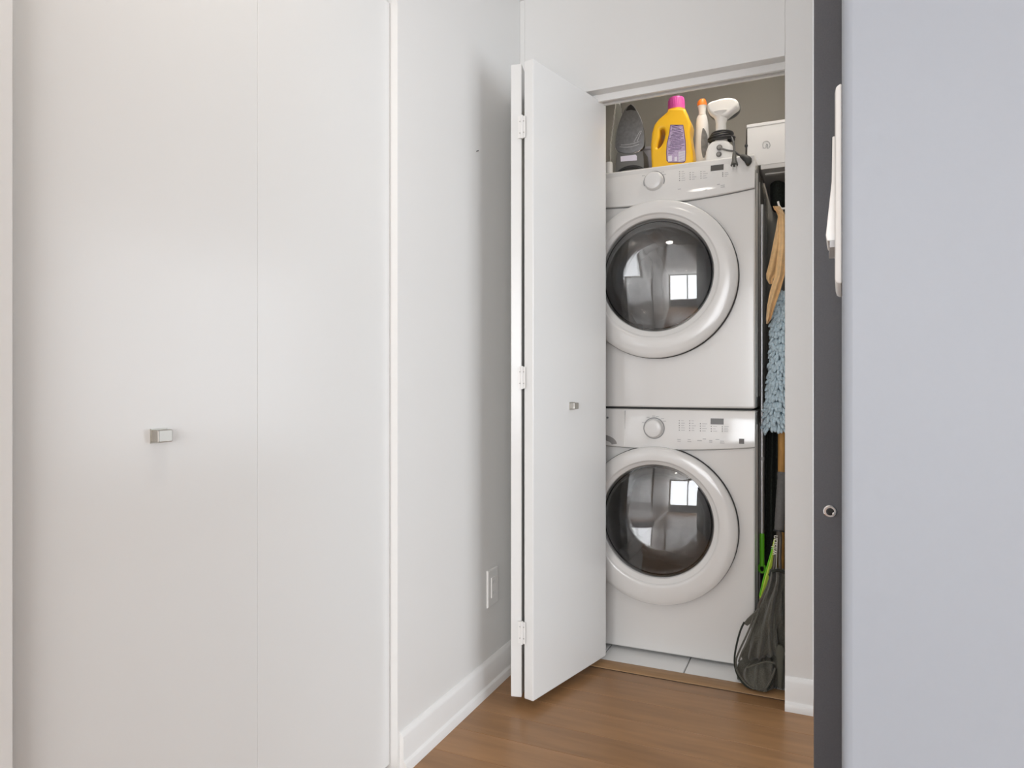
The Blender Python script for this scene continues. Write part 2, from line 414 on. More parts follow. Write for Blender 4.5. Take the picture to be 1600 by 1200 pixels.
# knob on the wide leaf
ad = (Vector(A1)-Vector(A0)).normalized(); an = Vector((ad.y, -ad.x))
kc = Vector(A0)+ad*0.222
def kbox(along, out0, out1, z0, z1):
    ps = [kc+ad*(-along)+an*out0, kc+ad*along+an*out0, kc+ad*along+an*out1, kc+ad*(-along)+an*out1]
    return loft([[Vector((p.x, p.y, z)) for p in ps] for z in (z0, z1)])
kb = obj('knob', kbox(0.014, 0, 0.018, 0.930, 0.951), NICKEL, d2, bevel=0.0015, label='brushed nickel rectangular knob')
obj('knob_rose', kbox(0.016, -0.0005, 0.002, 0.928, 0.953), NICKEL, kb)

# ------------------------------------------------------------------ dark steel door frame and switch on the right
df = thing('door_3', (0.06, 1.27, 0), 'dark grey steel door frame edge beside the near wall', 'door frame', kind='structure')
obj('frame_post', merge(box(-0.0080, 0.150, 1.252, 1.300, -0.010, ZC-0.001)), FRAME, df, bevel=0.002)
cx_, cz_ = at(1297, 799, 1.252)
b_ = obj('bolt', lathe_y(cx_, cz_, [(0.0105, 1.2519), (0.0105, 1.2500), (0.009, 1.2485), (0.0062, 1.2485), (0.0055, 1.251)], 20), CHROME, df, smooth=True, label='small round chrome bolt')
obj('bolt_core', lathe_y(cx_+0.001, cz_, [(0.0054, 1.2518), (0.0054, 1.2495), (0.001, 1.2488)], 14, cap=True), DARKGAP, b_)
obj('bolt_tip', lathe_y(cx_+0.006, cz_-0.003, [(0.003, 1.251), (0.003, 1.247), (0.001, 1.246)], 10, cap=True), CHROME, b_)

sw = thing('light_switch', (XR, 0.525, 1.20), 'white rocker light switch seen edge-on on the near wall', 'light switch')
Y0, Y1 = 0.483, 0.562
def zof(py, Y): return at(1310, py, Y)[1]
zt, zb = zof(131, Y0), zof(443, Y0)
n = 8; prof = []
def wl(Y): return 0.0272*(Y-YR)
def plate_sec(x, ins):
    return [Vector((x+wl(Y0+ins), Y0+ins, zb+ins)), Vector((x+wl(Y1-ins), Y1-ins, zb+ins)), Vector((x+wl(Y1-ins), Y1-ins, zt-ins)), Vector((x+wl(Y0+ins), Y0+ins, zt-ins))]
obj('wall_plate', loft([plate_sec(XR, 0), plate_sec(XR-0.0020, 0), plate_sec(XR-0.0034, 0.0012), plate_sec(XR-0.0042, 0.004)]), PLASTW, sw, bevel=0.003, seg=3, smooth=True)
ra, rb = zof(214, 0.505), zof(372, 0.505)
rk = loft([[Vector((XR-0.003, yy, ra)), Vector((XR-0.0058, yy, ra)), Vector((XR-0.0062, yy, (ra+rb)/2+0.004)), Vector((XR-0.0098, yy, rb+0.002)), Vector((XR-0.0090, yy, rb-0.002)), Vector((XR-0.003, yy, rb-0.002))] for yy in (0.502, 0.540)])
for v in rk.verts: v.co.x += wl(v.co.y)
obj('rocker', rk, PLASTW, sw, bevel=0.0006)
obj('rocker_frame', box(XR-0.0065, XR-0.002, 0.498, 0.544, rb-0.007, rb-0.0025), mat('grey_plastic', (0.45, 0.45, 0.46), 0.4), sw)
# outlet on the left wall
ol = thing('power_outlet', (XL, 2.066, 0.34), 'white power outlet low on the left wall', 'outlet')
zo = 0.333
def plx(x, ins): return [Vector((x, 2.026+ins, zo-0.062+ins)), Vector((x, 2.106-ins, zo-0.062+ins)), Vector((x, 2.106-ins, zo+0.062-ins)), Vector((x, 2.026+ins, zo+0.062-ins))]
obj('wall_plate', loft([plx(XL, 0), plx(XL+0.003, 0), plx(XL+0.006, 0.003)]), PLASTW, ol, bevel=0.001)
rc = obj('receptacle', box(XL+0.005, XL+0.0085, 2.049, 2.083, zo-0.034, zo+0.034), PLASTW, ol, bevel=0.001)
for q in (-0.018, 0.018):
    for yy in (2.058, 2.070):
        obj('slot', box(XL+0.0080, XL+0.0088, yy, yy+0.0022, zo+q-0.005, zo+q+0.005), PRINT, rc)
ny, nz = 1.953, at(745, 256, 1.953)[1]
nl = obj('wall_nail', tube([(XL-0.01, ny, 1.76), (XL+0.008, ny, 1.762)], [0.0015, 0.0015], 8), DARKGAP, org=(XL, ny, 1.76)); tag(nl, 'tiny dark nail high on the left wall', 'nail')

# ------------------------------------------------------------------ washer and dryer
MX0, MX1, MF, MB_ = -0.8895, -0.2035, 2.527, 3.18
MXC = (MX0+MX1)/2
def front_with_hole(x0, x1, z0, z1, cx, cz, r, y, n=72):
    """body shell: front face with round hole, sides, top, bottom, back"""
    bm = new_bm()
    angs = [2*math.pi*i/n for i in range(n)]
    corners = [(x1, z1), (x0, z1), (x0, z0), (x1, z0)]
    outer = []
    for a in angs:
        c, s = math.cos(a), math.sin(a)
        t = min([(q) for q in (((x1-cx)/c if c > 1e-9 else 1e9), ((x0-cx)/c if c < -1e-9 else 1e9), ((z1-cz)/s if s > 1e-9 else 1e9), ((z0-cz)/s if s < -1e-9 else 1e9))])
        outer.append([cx+c*t, cz+s*t])
    for k in corners:
        i = min(range(n), key=lambda i: (outer[i][0]-k[0])**2+(outer[i][1]-k[1])**2); outer[i] = list(k)
    vi = [bm.verts.new((cx+r*math.cos(a), y, cz+r*math.sin(a))) for a in angs]
    vo = [bm.verts.new((p[0], y, p[1])) for p in outer]
    vb = [bm.verts.new((p[0], MB_, p[1])) for p in outer]
    for i in range(n):
        j = (i+1) % n
        bm.faces.new((vi[i], vi[j], vo[j], vo[i])); bm.faces.new((vo[i], vo[j], vb[j], vb[i]))
    bm.faces.new(vb)
    return bm
def machine(kind, z0, z1, cz, pz_side, pz_mid, tilt, label):
    t = thing(kind, (MXC, (MF+MB_)/2, z0), label, kind)
    body = obj('body', front_with_hole(MX0, MX1, z0, z1, MXC, cz, 0.262, MF), ENAMEL, t, bevel=0.006, seg=3, smooth=True)
    # pressed ribs of the right side sheet
    for yy in (2.60, 2.72, 2.98):
        obj('side_rib', loft([[Vector((MX1-0.001, yy-0.012, z)), Vector((MX1+0.003, yy-0.004, z)), Vector((MX1+0.003, yy+0.004, z)), Vector((MX1-0.001, yy+0.012, z))] for z in (z0+0.04, z1-0.05)]), ENAMEL, body)
    # control panel: bowed, leaning back towards the top
    def zbot(x): u = (x-MXC)/0.343; return pz_mid+(pz_side-pz_mid)*u*u
    ztop = z1+0.001
    def py(x, z):
        u = (z-zbot(x))/(ztop-zbot(x)); u = max(u, 0)
        return MF-0.012+tilt*u**2.2-0.004*(1-((x-MXC)/0.343)**2)
    NX, NZ = 48, 20
    secs = []
    for i in range(NX+1):
        x = MX0+0.0005+(MX1-MX0-0.001)*i/NX; s = []
        zb_ = zbot(x)
        s.append(Vector((x, MF-0.002, zb_)))
        s.append(Vector((x, py(x, zb_)+0.003, zb_)))
        for k in range(NZ+1):
            z = zb_+0.003+(ztop-0.003-zb_-0.003)*k/NZ; s.append(Vector((x, py(x, z), z)))
        s.append(Vector((x, py(x, ztop)+0.004, ztop))); s.append(Vector((x, MF+0.05, ztop+0.0006))); s.append(Vector((x, MF+0.05, zb_)))
        secs.append(s)
    panel = obj('control_panel', loft(secs), PANELW, t, smooth=True)
    # strip under the panel, the seam's shade put into its grey
    gs = []
    for i in range(NX+1):
        x = MX0+0.001+(MX1-MX0-0.002)*i/NX
        z = zbot(x); gs.append([Vector((x, MF-0.0035, z-0.0022)), Vector((x, MF-0.0035, z+0.0005)), Vector((x, MF+0.002, z+0.0005)), Vector((x, MF+0.002, z-0.0022))])
    obj('panel_seam', loft(gs), mat('seam_shadow_gap', (0.25, 0.245, 0.235), 0.7), t)
    def on(px, pyy):
        """photo pixel -> point on the panel"""
        Y = MF
        for _ in range(4):
            x, z = at(px, pyy, Y); Y = py(x, z)
        return x, Y, z
    dpy, rows = (284, 'd') if kind == 'dryer' else (669, 'w')
    x, Y, z = on(1022, dpy)
    dial = obj('dial', lathe_y(x, z, [(0.036, Y+0.004), (0.036, Y-0.004), (0.034, Y-0.006), (0.0325, Y-0.020), (0.030, Y-0.0235), (0.026, Y-0.025), (0.012, Y-0.0255), (0.0005, Y-0.0255)], 40, cap=True), PLASTW, t, smooth=True, angle=30)
    obj('dial_ring', lathe_y(x, z, [(0.0395, Y+0.004), (0.0395, Y-0.002), (0.0362, Y-0.002), (0.0362, Y+0.004)], 40), mat('grey_trim', (0.30, 0.30, 0.30), 0.4), dial, smooth=True)
    # display
    y1_ = 262 if kind == 'dryer' else 658.5
    x, Y, z = on(1120.5, y1_)
    obj('display', loft([[Vector((xx, py(xx, zz)-0.0016, zz)) for xx, zz in ((x-q, z-h_), (x+q, z-h_), (x+q, z+h_), (x-q, z+h_))] if k == 0 else
                         [Vector((xx, py(xx, zz)+0.004, zz)) for xx, zz in ((x-q, z-h_), (x+q, z-h_), (x+q, z+h_), (x-q, z+h_))] for k, q, h_ in ((0, 0.0222, 0.0105), (1, 0.0228, 0.011))]), LCD, t)
    # lamps and lettering
    dots = new_bm(); txt = new_bm()
    def flat(bm, px, pyy, w_, h_, d=0.0005):
        x, Y, z = on(px, pyy); Y2 = py(x, z+h_/2)
        v = [bm.verts.new(p) for p in ((x, Y-d, z-h_/2), (x+w_, Y-d, z-h_/2), (x+w_, Y2-d, z+h_/2), (x, Y2-d, z+h_/2),
                                       (x, Y+.002, z-h_/2), (x+w_, Y+.002, z-h_/2), (x+w_, Y2+.002, z+h_/2), (x, Y2+.002, z+h_/2))]
        for f in ((0,1,2,3),(4,7,6,5),(0,4,5,1),(1,5,6,2),(2,6,7,3),(3,7,4,0)): bm.faces.new([v[i] for i in f])
    rnd = random.Random(3)
    if kind == 'washer':
        cols = [(1061.3, 657.4, 3.68, 5, 0), (1077.6, 657.6, 3.75, 5, 0), (1094.3, 662.0, 3.72, 4, 0), (1111.3, 666.2, 3.75, 3, 0), (1128.5, 666.5, 2.6, 4, 0)]
        btns = [(1058, 686.5, 5.5), (1058.5, 689.3, 5), (1074.5, 686.6, 4.5), (1074, 689.5, 6), (1089.5, 688.3, 7), (1098, 685.8, 5), (1108.2, 688.3, 4.5), (1108.2, 690.8, 4.5), (1118, 686.5, 5.5), (1125, 689.2, 6), (1125, 692, 6.5)]
    else:
        cols = [(1061.8, 268.5, 3.4, 5, -0.12), (1078.3, 269.8, 3.5, 4, -0.12), (1095.2, 268.3, 3.4, 4, -0.12), (1129.3, 270.2, 2.6, 3, -0.1)]
        btns = [(1059, 295.8, 5), (1101, 297, 4), (1120.5, 288.5, 4), (1126, 289.8, 6), (1126, 292.6, 6)]
    for px, p0, st, k, sl in cols:
        for i in range(k):
            flat(dots, px-0.6, p0+i*st, 0.0030, 0.0030)
            flat(txt, px+3, p0+i*st, 0.007+rnd.random()*0.010, 0.0018)
    for px, pyy, w_ in btns: flat(txt, px, pyy, w_*0.0023, 0.0026)
    dy0 = dpy-19
    for k, (ox, oy) in enumerate(((-17, -13+4), (-10, -17), (-1, -19), (5, -18), (13, -15), (16, -11))):
        flat(txt, 1022+ox-2, dpy+oy, 0.011, 0.0022)
    tag(obj('indicator_lamps', dots, DOT, t), kind='stuff'); tag(obj('printed_legend', txt, PRINT, t), kind='stuff')
    if kind == 'washer':
        x, Y, z = on(1158.8, 689.5)
        obj('badge', box(x-0.0085, x+0.0085, Y-0.0012, Y+0.006, z-0.009, z+0.009), mat('badge_grey', (0.16, 0.15, 0.145), 0.4, noise_amt=0.2, noise_scale=300), t)
        # detergent drawer with scooped grip
        xa, xb = MX0+0.006, -0.665; secs = []
        for i in range(13):
            x = xa+(xb-xa)*i/12; s = []
            for k in range(13):
                z = zbot(x)+0.004+(ztop-0.006-zbot(x)-0.004)*k/12; s.append(Vector((x, py(x, z)-0.0016, z)))
            s.append(Vector((x, MF+0.03, ztop-0.006))); s.append(Vector((x, MF+0.03, zbot(x)+0.004))); secs.append(s)
        dr = obj('detergent_drawer', loft(secs), PANELW, t, smooth=True)
        gz = zbot(-0.665)
        obj('drawer_seam', box(-0.6655, -0.6640, py(-0.665, 0.85)-0.0004, MF, gz+0.004, ztop-0.006), PRINT, dr)
        pts = []
        for i in range(17):
            a = math.pi*(0.5-0.5*i/16) ; pts.append((-0.770+0.075*math.cos(a), 0.787+0.036*math.sin(a)))
        inner = [(-0.770+0.055*math.cos(math.pi*0.5*i/16), 0.784+0.018*math.sin(math.pi*0.5*i/16)) for i in range(17)]
        obj('grip_recess_shade', outline([pts+inner], py(-0.72, 0.80)-0.0035, 0.012), mat('grip_shadow_grey', (0.30, 0.29, 0.28), 0.5), dr)  # raised crescent, the scoop's shade is put into its grey
        x, Y, z = on(949.5, 652.5)
        obj('drawer_mark', lathe_y(x, z, [(0.004, Y), (0.004, Y-0.003), (0.0005, Y-0.0032)], 12, cap=True), DOT, dr)
    # feet
    for xx in (MX0+0.06, MX1-0.06):
        for yy in (MF+0.07, MB_-0.07):
            zf = 0.009 if kind == 'washer' else z0-0.008
            obj('foot', lathe_z(xx, yy, [(0.02, zf), (0.02, z0-0.004), (0.012, z0-0.003), (0.012, z0+0.002)], 14), BLACK, t)
    if kind == 'dryer':
        obj('stacking_strip', merge(box(MX0+0.012, MX1-0.012, MF+0.014, MB_-0.02, z0-0.0075, z0+0.001)), DARKGAP, t)
    # porthole door: ring, gap, glass dome, inner bowl; drum behind
    RO, RI = 0.289, 0.206
    sh = lambda r: 0.016*max(0, min(1, (RO-r)/(RO-RI)))
    F = MF
    door = obj('door', lathe_y(MXC, cz, [(RO-0.006, F-0.014), (RO, F-0.016), (RO+0.0005, F-0.028), (RO-0.0015, F-0.033), (RO-0.006, F-0.0365), (RO-0.016, F-0.0395), (0.256, F-0.0415), (0.238, F-0.0420), (0.2300, F-0.0415), (0.2265, F-0.0395), (0.2235, F-0.0355),
                (0.216, F-0.0315), (0.209, F-0.0275), (0.2065, F-0.022), (RI, F-0.018), (RI, F-0.006), (0.230, F-0.004), (RO-0.006, F-0.014)], 96, shift=sh), ENAMEL, t, smooth=True, angle=24)
    obj('gap_shade_ring', lathe_y(MXC, cz, [(RO+0.0022, F+0.002), (RO+0.0022, F-0.0140), (0.245, F-0.0145), (0.245, F+0.002)], 72, shift=lambda r: 0), DARKGAP, door, smooth=True)  # dark ring paints the shadow gap between door and body
    def dome(r0, y0, bulge, th, m_, nm, par, k=10):
        pr = []
        for i in range(k+1):
            r = r0*(1-i/k)+0.0004*(i/k); pr.append((r, y0-bulge*(1-(r/r0)**2)))
        pr2 = [(r, yy+th) for r, yy in reversed(pr)]
        return obj(nm, lathe_y(MXC, cz, pr+pr2+[pr[0]], 72, shift=lambda r: 0.016), m_, par, smooth=True, angle=60)
    dome(RI-0.0005, F-0.020, 0.026, 0.004, SMOKE, 'glass', door)
    bd = 0.10 if kind == 'washer' else 0.055
    pr = [(0.200, F-0.006), (0.190, F+0.012), (0.172, F+bd*0.6), (0.155, F+bd*0.9), (0.135, F+bd), (0.0005, F+bd+0.004)]
    pr2 = [(max(r-0.005, 0.0004), yy-0.005) for r, yy in reversed(pr)]
    obj('inner_bowl', lathe_y(MXC, cz, pr+pr2+[pr[0]], 64, shift=lambda r: 0.016), SMOKE, door, smooth=True, angle=60)
    obj('drum', lathe_y(MXC, cz, [(0.245, F+0.004), (0.205, F+0.03), (0.205, F+0.05), (0.255, F+0.08), (0.258, F+0.42), (0.23, F+0.45), (0.0005, F+0.46)], 64), STEEL, t, smooth=True)
    for a in (90, 210, 330):
        a = math.radians(a+15); c = Vector((MXC+0.235*math.cos(a), 0, cz+0.235*math.sin(a)))
        obj('drum_paddle', tube([c+Vector((0, F+0.12, 0)), c+Vector((0, F+0.40, 0))], 0.028, 10), STEEL, t, smooth=True)
    return t
DZ1 = 1.819
machine('washer', 0.020, 0.918, 0.4935, 0.792, 0.772, 0.010, 'white front-loading washer at the bottom of the stack')
machine('dryer', 0.927, DZ1, 1.3975, 1.698, 1.676, 0.022, 'white front-loading dryer stacked on top of the washer')

# ------------------------------------------------------------------ things on the dryer
TOP = DZ1+0.0015
def poly(pts, Y): return [at(px, pyy, Y) for px, pyy in pts]
# clear ridged bottle, furthest left
Yq = 2.74; x0, _ = at(966, 200, Yq)
gb = thing('glass_bottle', (x0, Yq, TOP), 'clear ridged bottle behind the steam iron', 'bottle')
def zq(py_, Y=Yq, px=966): return at(px, py_, Y)[1]
pr = [(0.030, TOP), (0.034, TOP+0.006)]
pr += [(0.035, zq(238)), (0.034, zq(225))]
for k in range(7):
    zc = zq(222)+(zq(172)-zq(222))*k/6; r = 0.034-0.0028*k
    pr += [(r, zc), (r-0.003, zc+0.006)]
pr += [(0.014, zq(166)), (0.0135, zq(160))]
inn = [(max(r-0.002, 0.003), z+0.001) for r, z in reversed(pr)]
obj('body', lathe_z(x0, Yq, pr+inn, 32, cap=True), CLEAR, gb, smooth=True, angle=30)
obj('cap', lathe_z(x0, Yq, [(0.0155, zq(160)), (0.0155, zq(154)), (0.013, zq(153))], 24), CLEAR, gb, smooth=True)
# small white pot at the door edge
xw, zw = at(951.5, 262, 2.60)
wp = thing('plastic_pot', (xw, 2.60, TOP), 'small white plastic cap beside the iron cord', 'container')
obj('pot', lathe_z(xw, 2.60, [(0.014, TOP), (0.015, TOP+0.004), (0.015, at(951, 257, 2.6)[1]), (0.0135, at(951, 254.5, 2.6)[1]), (0.003, at(951, 254, 2.6)[1])], 24), PLASTW, wp, smooth=True)
obj('pot_rim', lathe_z(xw, 2.60, [(0.0148, TOP+0.018), (0.0158, TOP+0.019), (0.0158, TOP+0.0215), (0.0148, TOP+0.0225)], 24), PLASTW, wp, smooth=True)

# steam iron on its heel, soleplate to the front
Yi = 2.620
ir = thing('steam_iron', (at(985, 250, Yi)[0], Yi+0.03, TOP), 'dark grey steam iron standing on its heel', 'iron')
sp = [(985.5, 163), (992, 168), (999, 180), (1004, 194), (1006.5, 210), (1006.5, 224), (1004, 231), (997, 236), (986, 239), (974, 239), (965, 236), (961.5, 230), (962, 216), (965, 199), (970, 184), (976, 171)]
spo = smooth_poly(poly(sp, Yi), 4)
sole = obj('soleplate', outline([spo], Yi, 0.006, 0.0015), SOLE, ir, smooth=True)
rim = obj('soleplate_rim', tube([Vector((p[0], Yi+0.004, p[1])) for p in [at(a, b, Yi+0.004) for a, b in ((961.5, 231), (965, 236.6), (974, 239.8), (986, 239.8), (997, 236.8), (1004, 231.6))]], 0.0014, 8, smooth=5), CHROME, sole, smooth=True)
holes = new_bm()
hp = []
for k in range(16):
    u = k/15; hp.append((969+u*29, 229.5+2.2*math.sin(u*math.pi)-u*4))
for k in range(14):
    u = k/13; hp.append((971+u*27, 226.5+1.2*math.sin(u*math.pi)-u*5))
for k in range(9):
    u = k/8; hp.append((991+u*9, 221-u*16)); hp.append((996+u*6, 220-u*15))
for px, pyy in hp:
    x, z = at(px, pyy, Yi)
    lt = lathe_y(x, z, [(0.0017, Yi+0.001), (0.0017, Yi-0.0004), (0.0003, Yi-0.0004)], 8)
    holes = merge(holes, lt)
tag(obj('steam_holes', holes, mat('hole_glint', (0.55, 0.55, 0.55), 0.4), sole), kind='stuff')
tip = poly([(978, 173), (981, 166.5), (985.5, 163), (991, 167.5), (994.5, 173), (986, 171.5)], Yi-0.0006)
obj('tip_cover', outline([tip], Yi-0.0008, 0.004), BLACK, sole)
cxs = sum(p[0] for p in spo)/len(spo); czs = sum(p[1] for p in spo)/len(spo)
secs = []
for k, (sc, dy) in enumerate(((0.97, 0.006), (0.99, 0.014), (0.93, 0.035), (0.80, 0.055), (0.55, 0.068))):
    secs.append([Vector((cxs+(p[0]-cxs)*sc, Yi+dy, czs+(p[1]-czs)*sc)) for p in spo])
obj('shell', loft(secs), IRONB, ir, smooth=True)
obj('handle', tube([(cxs, Yi+0.060, czs+0.055), (cxs, Yi+0.095, czs+0.050), (cxs, Yi+0.105, czs), (cxs, Yi+0.100, czs-0.055), (cxs, Yi+0.060, czs-0.075)], 0.013, 12, smooth=6), IRONB, ir, smooth=True)
hl = poly([(963, 238), (1004.5, 235), (1006, 250), (1006, 262), (961, 264), (961.5, 250)], Yi)
hl = [(x, max(z, TOP)) for x, z in hl]; hl[3] = (hl[3][0], TOP); hl[4] = (hl[4][0], TOP)
heel = obj('heel', outline([hl], Yi+0.004, 0.085, 0.004), mat('heel_plastic', (0.17, 0.165, 0.155), 0.4), ir, smooth=True)
lb = poly([(969.5, 244.5), (993, 241.5), (995, 243.5), (995, 250.5), (970, 252.5)], Yi+0.003)
obj('sticker', outline([lb], Yi+0.0028, 0.0016), LBLW, heel)
for k, (rx, rz, zc, yy) in enumerate(((0.056, 0.020, 0.013, -0.004), (0.052, 0.017, 0.011, -0.011), (0.060, 0.024, 0.014, 0.003))):
    c = Vector((at(984, 250, Yi)[0]+0.001*k, Yi+yy, TOP+0.004))
    pts = [c+Vector((rx*math.cos(math.pi*i/16), -0.004*math.sin(math.pi*i/16), (rz+0.012)*math.sin(math.pi*i/16)+0.001)) for i in range(17)]
    obj('power_cord', tube(pts, 0.0042, 8), CORD, ir, smooth=True)
# pale grey tub standing behind, between iron and jug
xt, zt_ = at(1011, 233, 2.76)
tb = thing('plastic_tub', (xt, 2.76, TOP), 'pale grey plastic tub behind iron and yellow jug', 'tub')
obj('tub', loft([ell(xt, 2.76, z, r, r, 24, 4) for z, r in ((TOP, 0.020), (TOP+0.004, 0.022), (zt_-0.012, 0.024), (zt_-0.010, 0.026), (zt_, 0.026))]), GREYTUB, tb, smooth=True)
obj('lid', loft([ell(xt, 2.76, z, r, r, 24, 4) for z, r in ((zt_-0.008, 0.0265), (zt_-0.001, 0.0265), (zt_+0.002, 0.024))]), GREYTUB, tb, smooth=True)

# yellow detergent jug with moulded handle
Yj = 2.600
jg = thing('detergent_jug', (at(1050, 250, Yj)[0], Yj+0.04, TOP), 'yellow detergent jug with a magenta cap', 'detergent bottle')
jp = [(1017.5, 255), (1016.5, 240), (1016.3, 224), (1018, 207), (1022, 194), (1029, 185), (1037, 178.5), (1042, 174), (1044, 169), (1057, 168), (1070, 169), (1072, 175), (1076.5, 184), (1079, 192), (1078.5, 200), (1077.5, 207), (1079, 218), (1082, 235), (1083, 250), (1082.5, 256)]
jo = poly(jp, Yj); jo = smooth_poly(jo, 3)
zmin = TOP
xl_, xr_ = min(p[0] for p in jo), max(p[0] for p in jo)
jo = [p for p in jo if p[1] > at(1050, 256, Yj)[1]] + []
# close the outline at the foot
i0 = min(range(len(jo)), key=lambda i: jo[i][0]+jo[i][1]*0.0 if jo[i][1] < at(1050, 250, Yj)[1] else 9)
left = [p for p in jo]
body_poly = smooth_poly(poly(jp, Yj), 1)
body_poly = body_poly+[(body_poly[-1][0]-0.001, TOP+0.006), (body_poly[-1][0]-0.006, TOP), (body_poly[0][0]+0.006, TOP), (body_poly[0][0]+0.001, TOP+0.006)]
hole = smooth_poly(poly([(1031, 203), (1035, 200.5), (1038, 203), (1038.5, 210), (1036.5, 219), (1032.5, 227), (1028, 231), (1026.5, 229), (1028.5, 221), (1031, 212)], Yj), 2)
obj('jug_body', outline([body_poly, hole], Yj, 0.088, 0.011, 5), YELLOW, jg, smooth=True, angle=80)
xc1, xc2 = at(1043.5, 170, Yj+0.04)[0], at(1069.5, 170, Yj+0.04)[0]; xcc = (xc1+xc2)/2; rc_ = (xc2-xc1)/2
zc = lambda p: at(1056, p, Yj+0.04)[1]
obj('neck', lathe_z(xcc, Yj+0.044, [(rc_*1.05, zc(178)), (rc_*1.02, zc(170))], 32), YELLOW, jg, smooth=True)
cap_ = obj('cap', lathe_z(xcc, Yj+0.044, [(rc_*1.04, zc(172)), (rc_*1.0, zc(167)), (rc_*0.94, zc(156)), (rc_*0.88, zc(153.6)), (rc_*0.5, zc(153))], 32), PINK, jg, smooth=True)
for k in range(24):
    a = 2*math.pi*k/24; c = Vector((xcc+rc_*0.985*math.cos(a), Yj+0.044+rc_*0.985*math.sin(a), 0)); c2 = Vector((xcc+rc_*0.945*math.cos(a), Yj+0.044+rc_*0.945*math.sin(a), 0))
    obj('cap_rib', tube([c+Vector((0,0,zc(166.5))), c2+Vector((0,0,zc(157)))], 0.0013, 4), PINK, cap_)
lab = poly([(1047.5, 195), (1067.5, 195), (1069.5, 206), (1071.5, 222), (1072, 238), (1071.5, 251), (1069, 254), (1044.5, 254), (1041.5, 251), (1041, 238), (1042, 224), (1045.5, 209)], Yj)
lo = obj('label', outline([lab], Yj-0.0010, 0.004), PURPLE, jg)
lcx = sum(p[0] for p in lab)/len(lab); lcz = sum(p[1] for p in lab)/len(lab)
obj('label_field', outline([[(lcx+(x-lcx)*0.92, lcz+(z-lcz)*0.955) for x, z in lab]], Yj-0.0015, 0.003), LILAC, lo)
tx = new_bm(); rnd = random.Random(5)
for k in range(19):
    pyy = 198+k*2.35; wl = 1047 + (0 if pyy < 210 else -3.5*min(1, (pyy-210)/20)); wr = 1067+min(3.5, (pyy-198)*0.1)
    if pyy > 236: wr = 1058
    s = wl+rnd.random()*4; 
    xa, z = at(s, pyy, Yj); xb, _ = at(wr-rnd.random()*6, pyy, Yj)
    bx(tx, xa, xb, Yj-0.0019, Yj-0.001, z-0.0009, z+0.0009)
obj('label_text', tx, mat('dark_purple_print', srgb(70, 50, 96), 0.6), lo)
xa, za = at(1060.5, 237, Yj); xb, zb2 = at(1070.5, 251.5, Yj)
bc = obj('barcode_field', box(xa, xb, Yj-0.0021, Yj-0.001, zb2, za), LBLW, lo)
bt = new_bm()
for k in range(9):
    z = za-0.003-(za-zb2-0.006)*k/8; bx(bt, xa+0.002, xb-0.002, Yj-0.0024, Yj-0.0015, z-0.0006, z+0.0006)
obj('barcode_bars', bt, mat('barcode_grey', (0.35, 0.33, 0.40), 0.6), bc)
xa, za = at(1044, 244, Yj); xb, zb2 = at(1050, 252, Yj)
obj('label_seal', box(xa, xb, Yj-0.0021, Yj-0.001, zb2, za), LBLW, lo)
xa, za = at(1054, 245.5, Yj); xb, zb2 = at(1058, 252, Yj)
obj('label_seal', box(xa, xb, Yj-0.0021, Yj-0.001, zb2, za), LBLW, lo)

# white spray bottle with orange top
Ys = 2.715
sb = thing('spray_bottle', (at(1096, 250, Ys)[0], Ys, TOP), 'slim white bottle with an orange top', 'spray bottle')
rows = [(251, 1084.5, 1108), (240, 1085, 1108.5), (225, 1086.3, 1108.3), (208, 1087, 1107.5), (195, 1087.5, 1106.5), (186, 1088.5, 1105), (181.5, 1090.5, 1103.5)]
def spsec(py_, l, r, ky=0.55, Y=Ys):
    xl2, z = at(l, py_, Y); xr2, _ = at(r, py_, Y); return ell((xl2+xr2)/2, Y, z, (xr2-xl2)/2, (xr2-xl2)/2*ky+0.006, 32, 2.3)
secs = [spsec(*r) for r in rows]
f0 = [Vector((p.x, p.y, TOP)) for p in secs[0]]; secs.insert(0, f0)
obj('bottle_body', loft(secs), PLASTW, sb, smooth=True)
obj('neck', loft([spsec(p, l, r, 0.8) for p, l, r in ((182, 1091.5, 1103), (176, 1092, 1102.5), (170, 1091, 1103.5), (167, 1090, 1104.5))]), PLASTW, sb, smooth=True)
obj('orange_top', loft([spsec(p, l, r, 0.8) for p, l, r in ((167.5, 1090, 1104.5), (163, 1089.3, 1104.3), (160, 1090.5, 1103.5), (157.3, 1093, 1102.5), (156.8, 1096, 1100))]), ORANGE, sb, smooth=True)
lr = [(205, 1099, 1101), (210, 1098, 1104), (216, 1097.2, 1106), (226, 1096.6, 1107), (236, 1096.8, 1106.6), (243, 1097.8, 1104.8), (249, 1099, 1103), (251, 1099.5, 1102)]
def body_lr(py_):
    for (a, l, r), (b, l2, r2) in zip(rows[::-1], rows[::-1][1:]):
        if a <= py_ <= b:
            t = (py_-a)/(b-a); return l+(l2-l)*t, r+(r2-r)*t
secsl = []
for p_, l, r in lr:
    bl, br = body_lr(p_); xa, z = at(bl, p_, Ys); xb, _ = at(br, p_, Ys); cxx = (xa+xb)/2; rx = (xb-xa)/2; ry = rx*0.55+0.006
    f_, b2 = [], []
    for i in range(11):
        x = at(l+(r-l)*i/10, p_, Ys)[0]; u = min(abs((x-cxx)/rx), 0.985); yv = Ys-ry*(1-u**2.3)**(1/2.3)
        f_.append(Vector((x, yv-0.0012, z))); b2.append(Vector((x, yv+0.002, z)))
    secsl.append(f_+b2[::-1])
obj('label', loft(secsl), GREYLBL, sb, smooth=True)

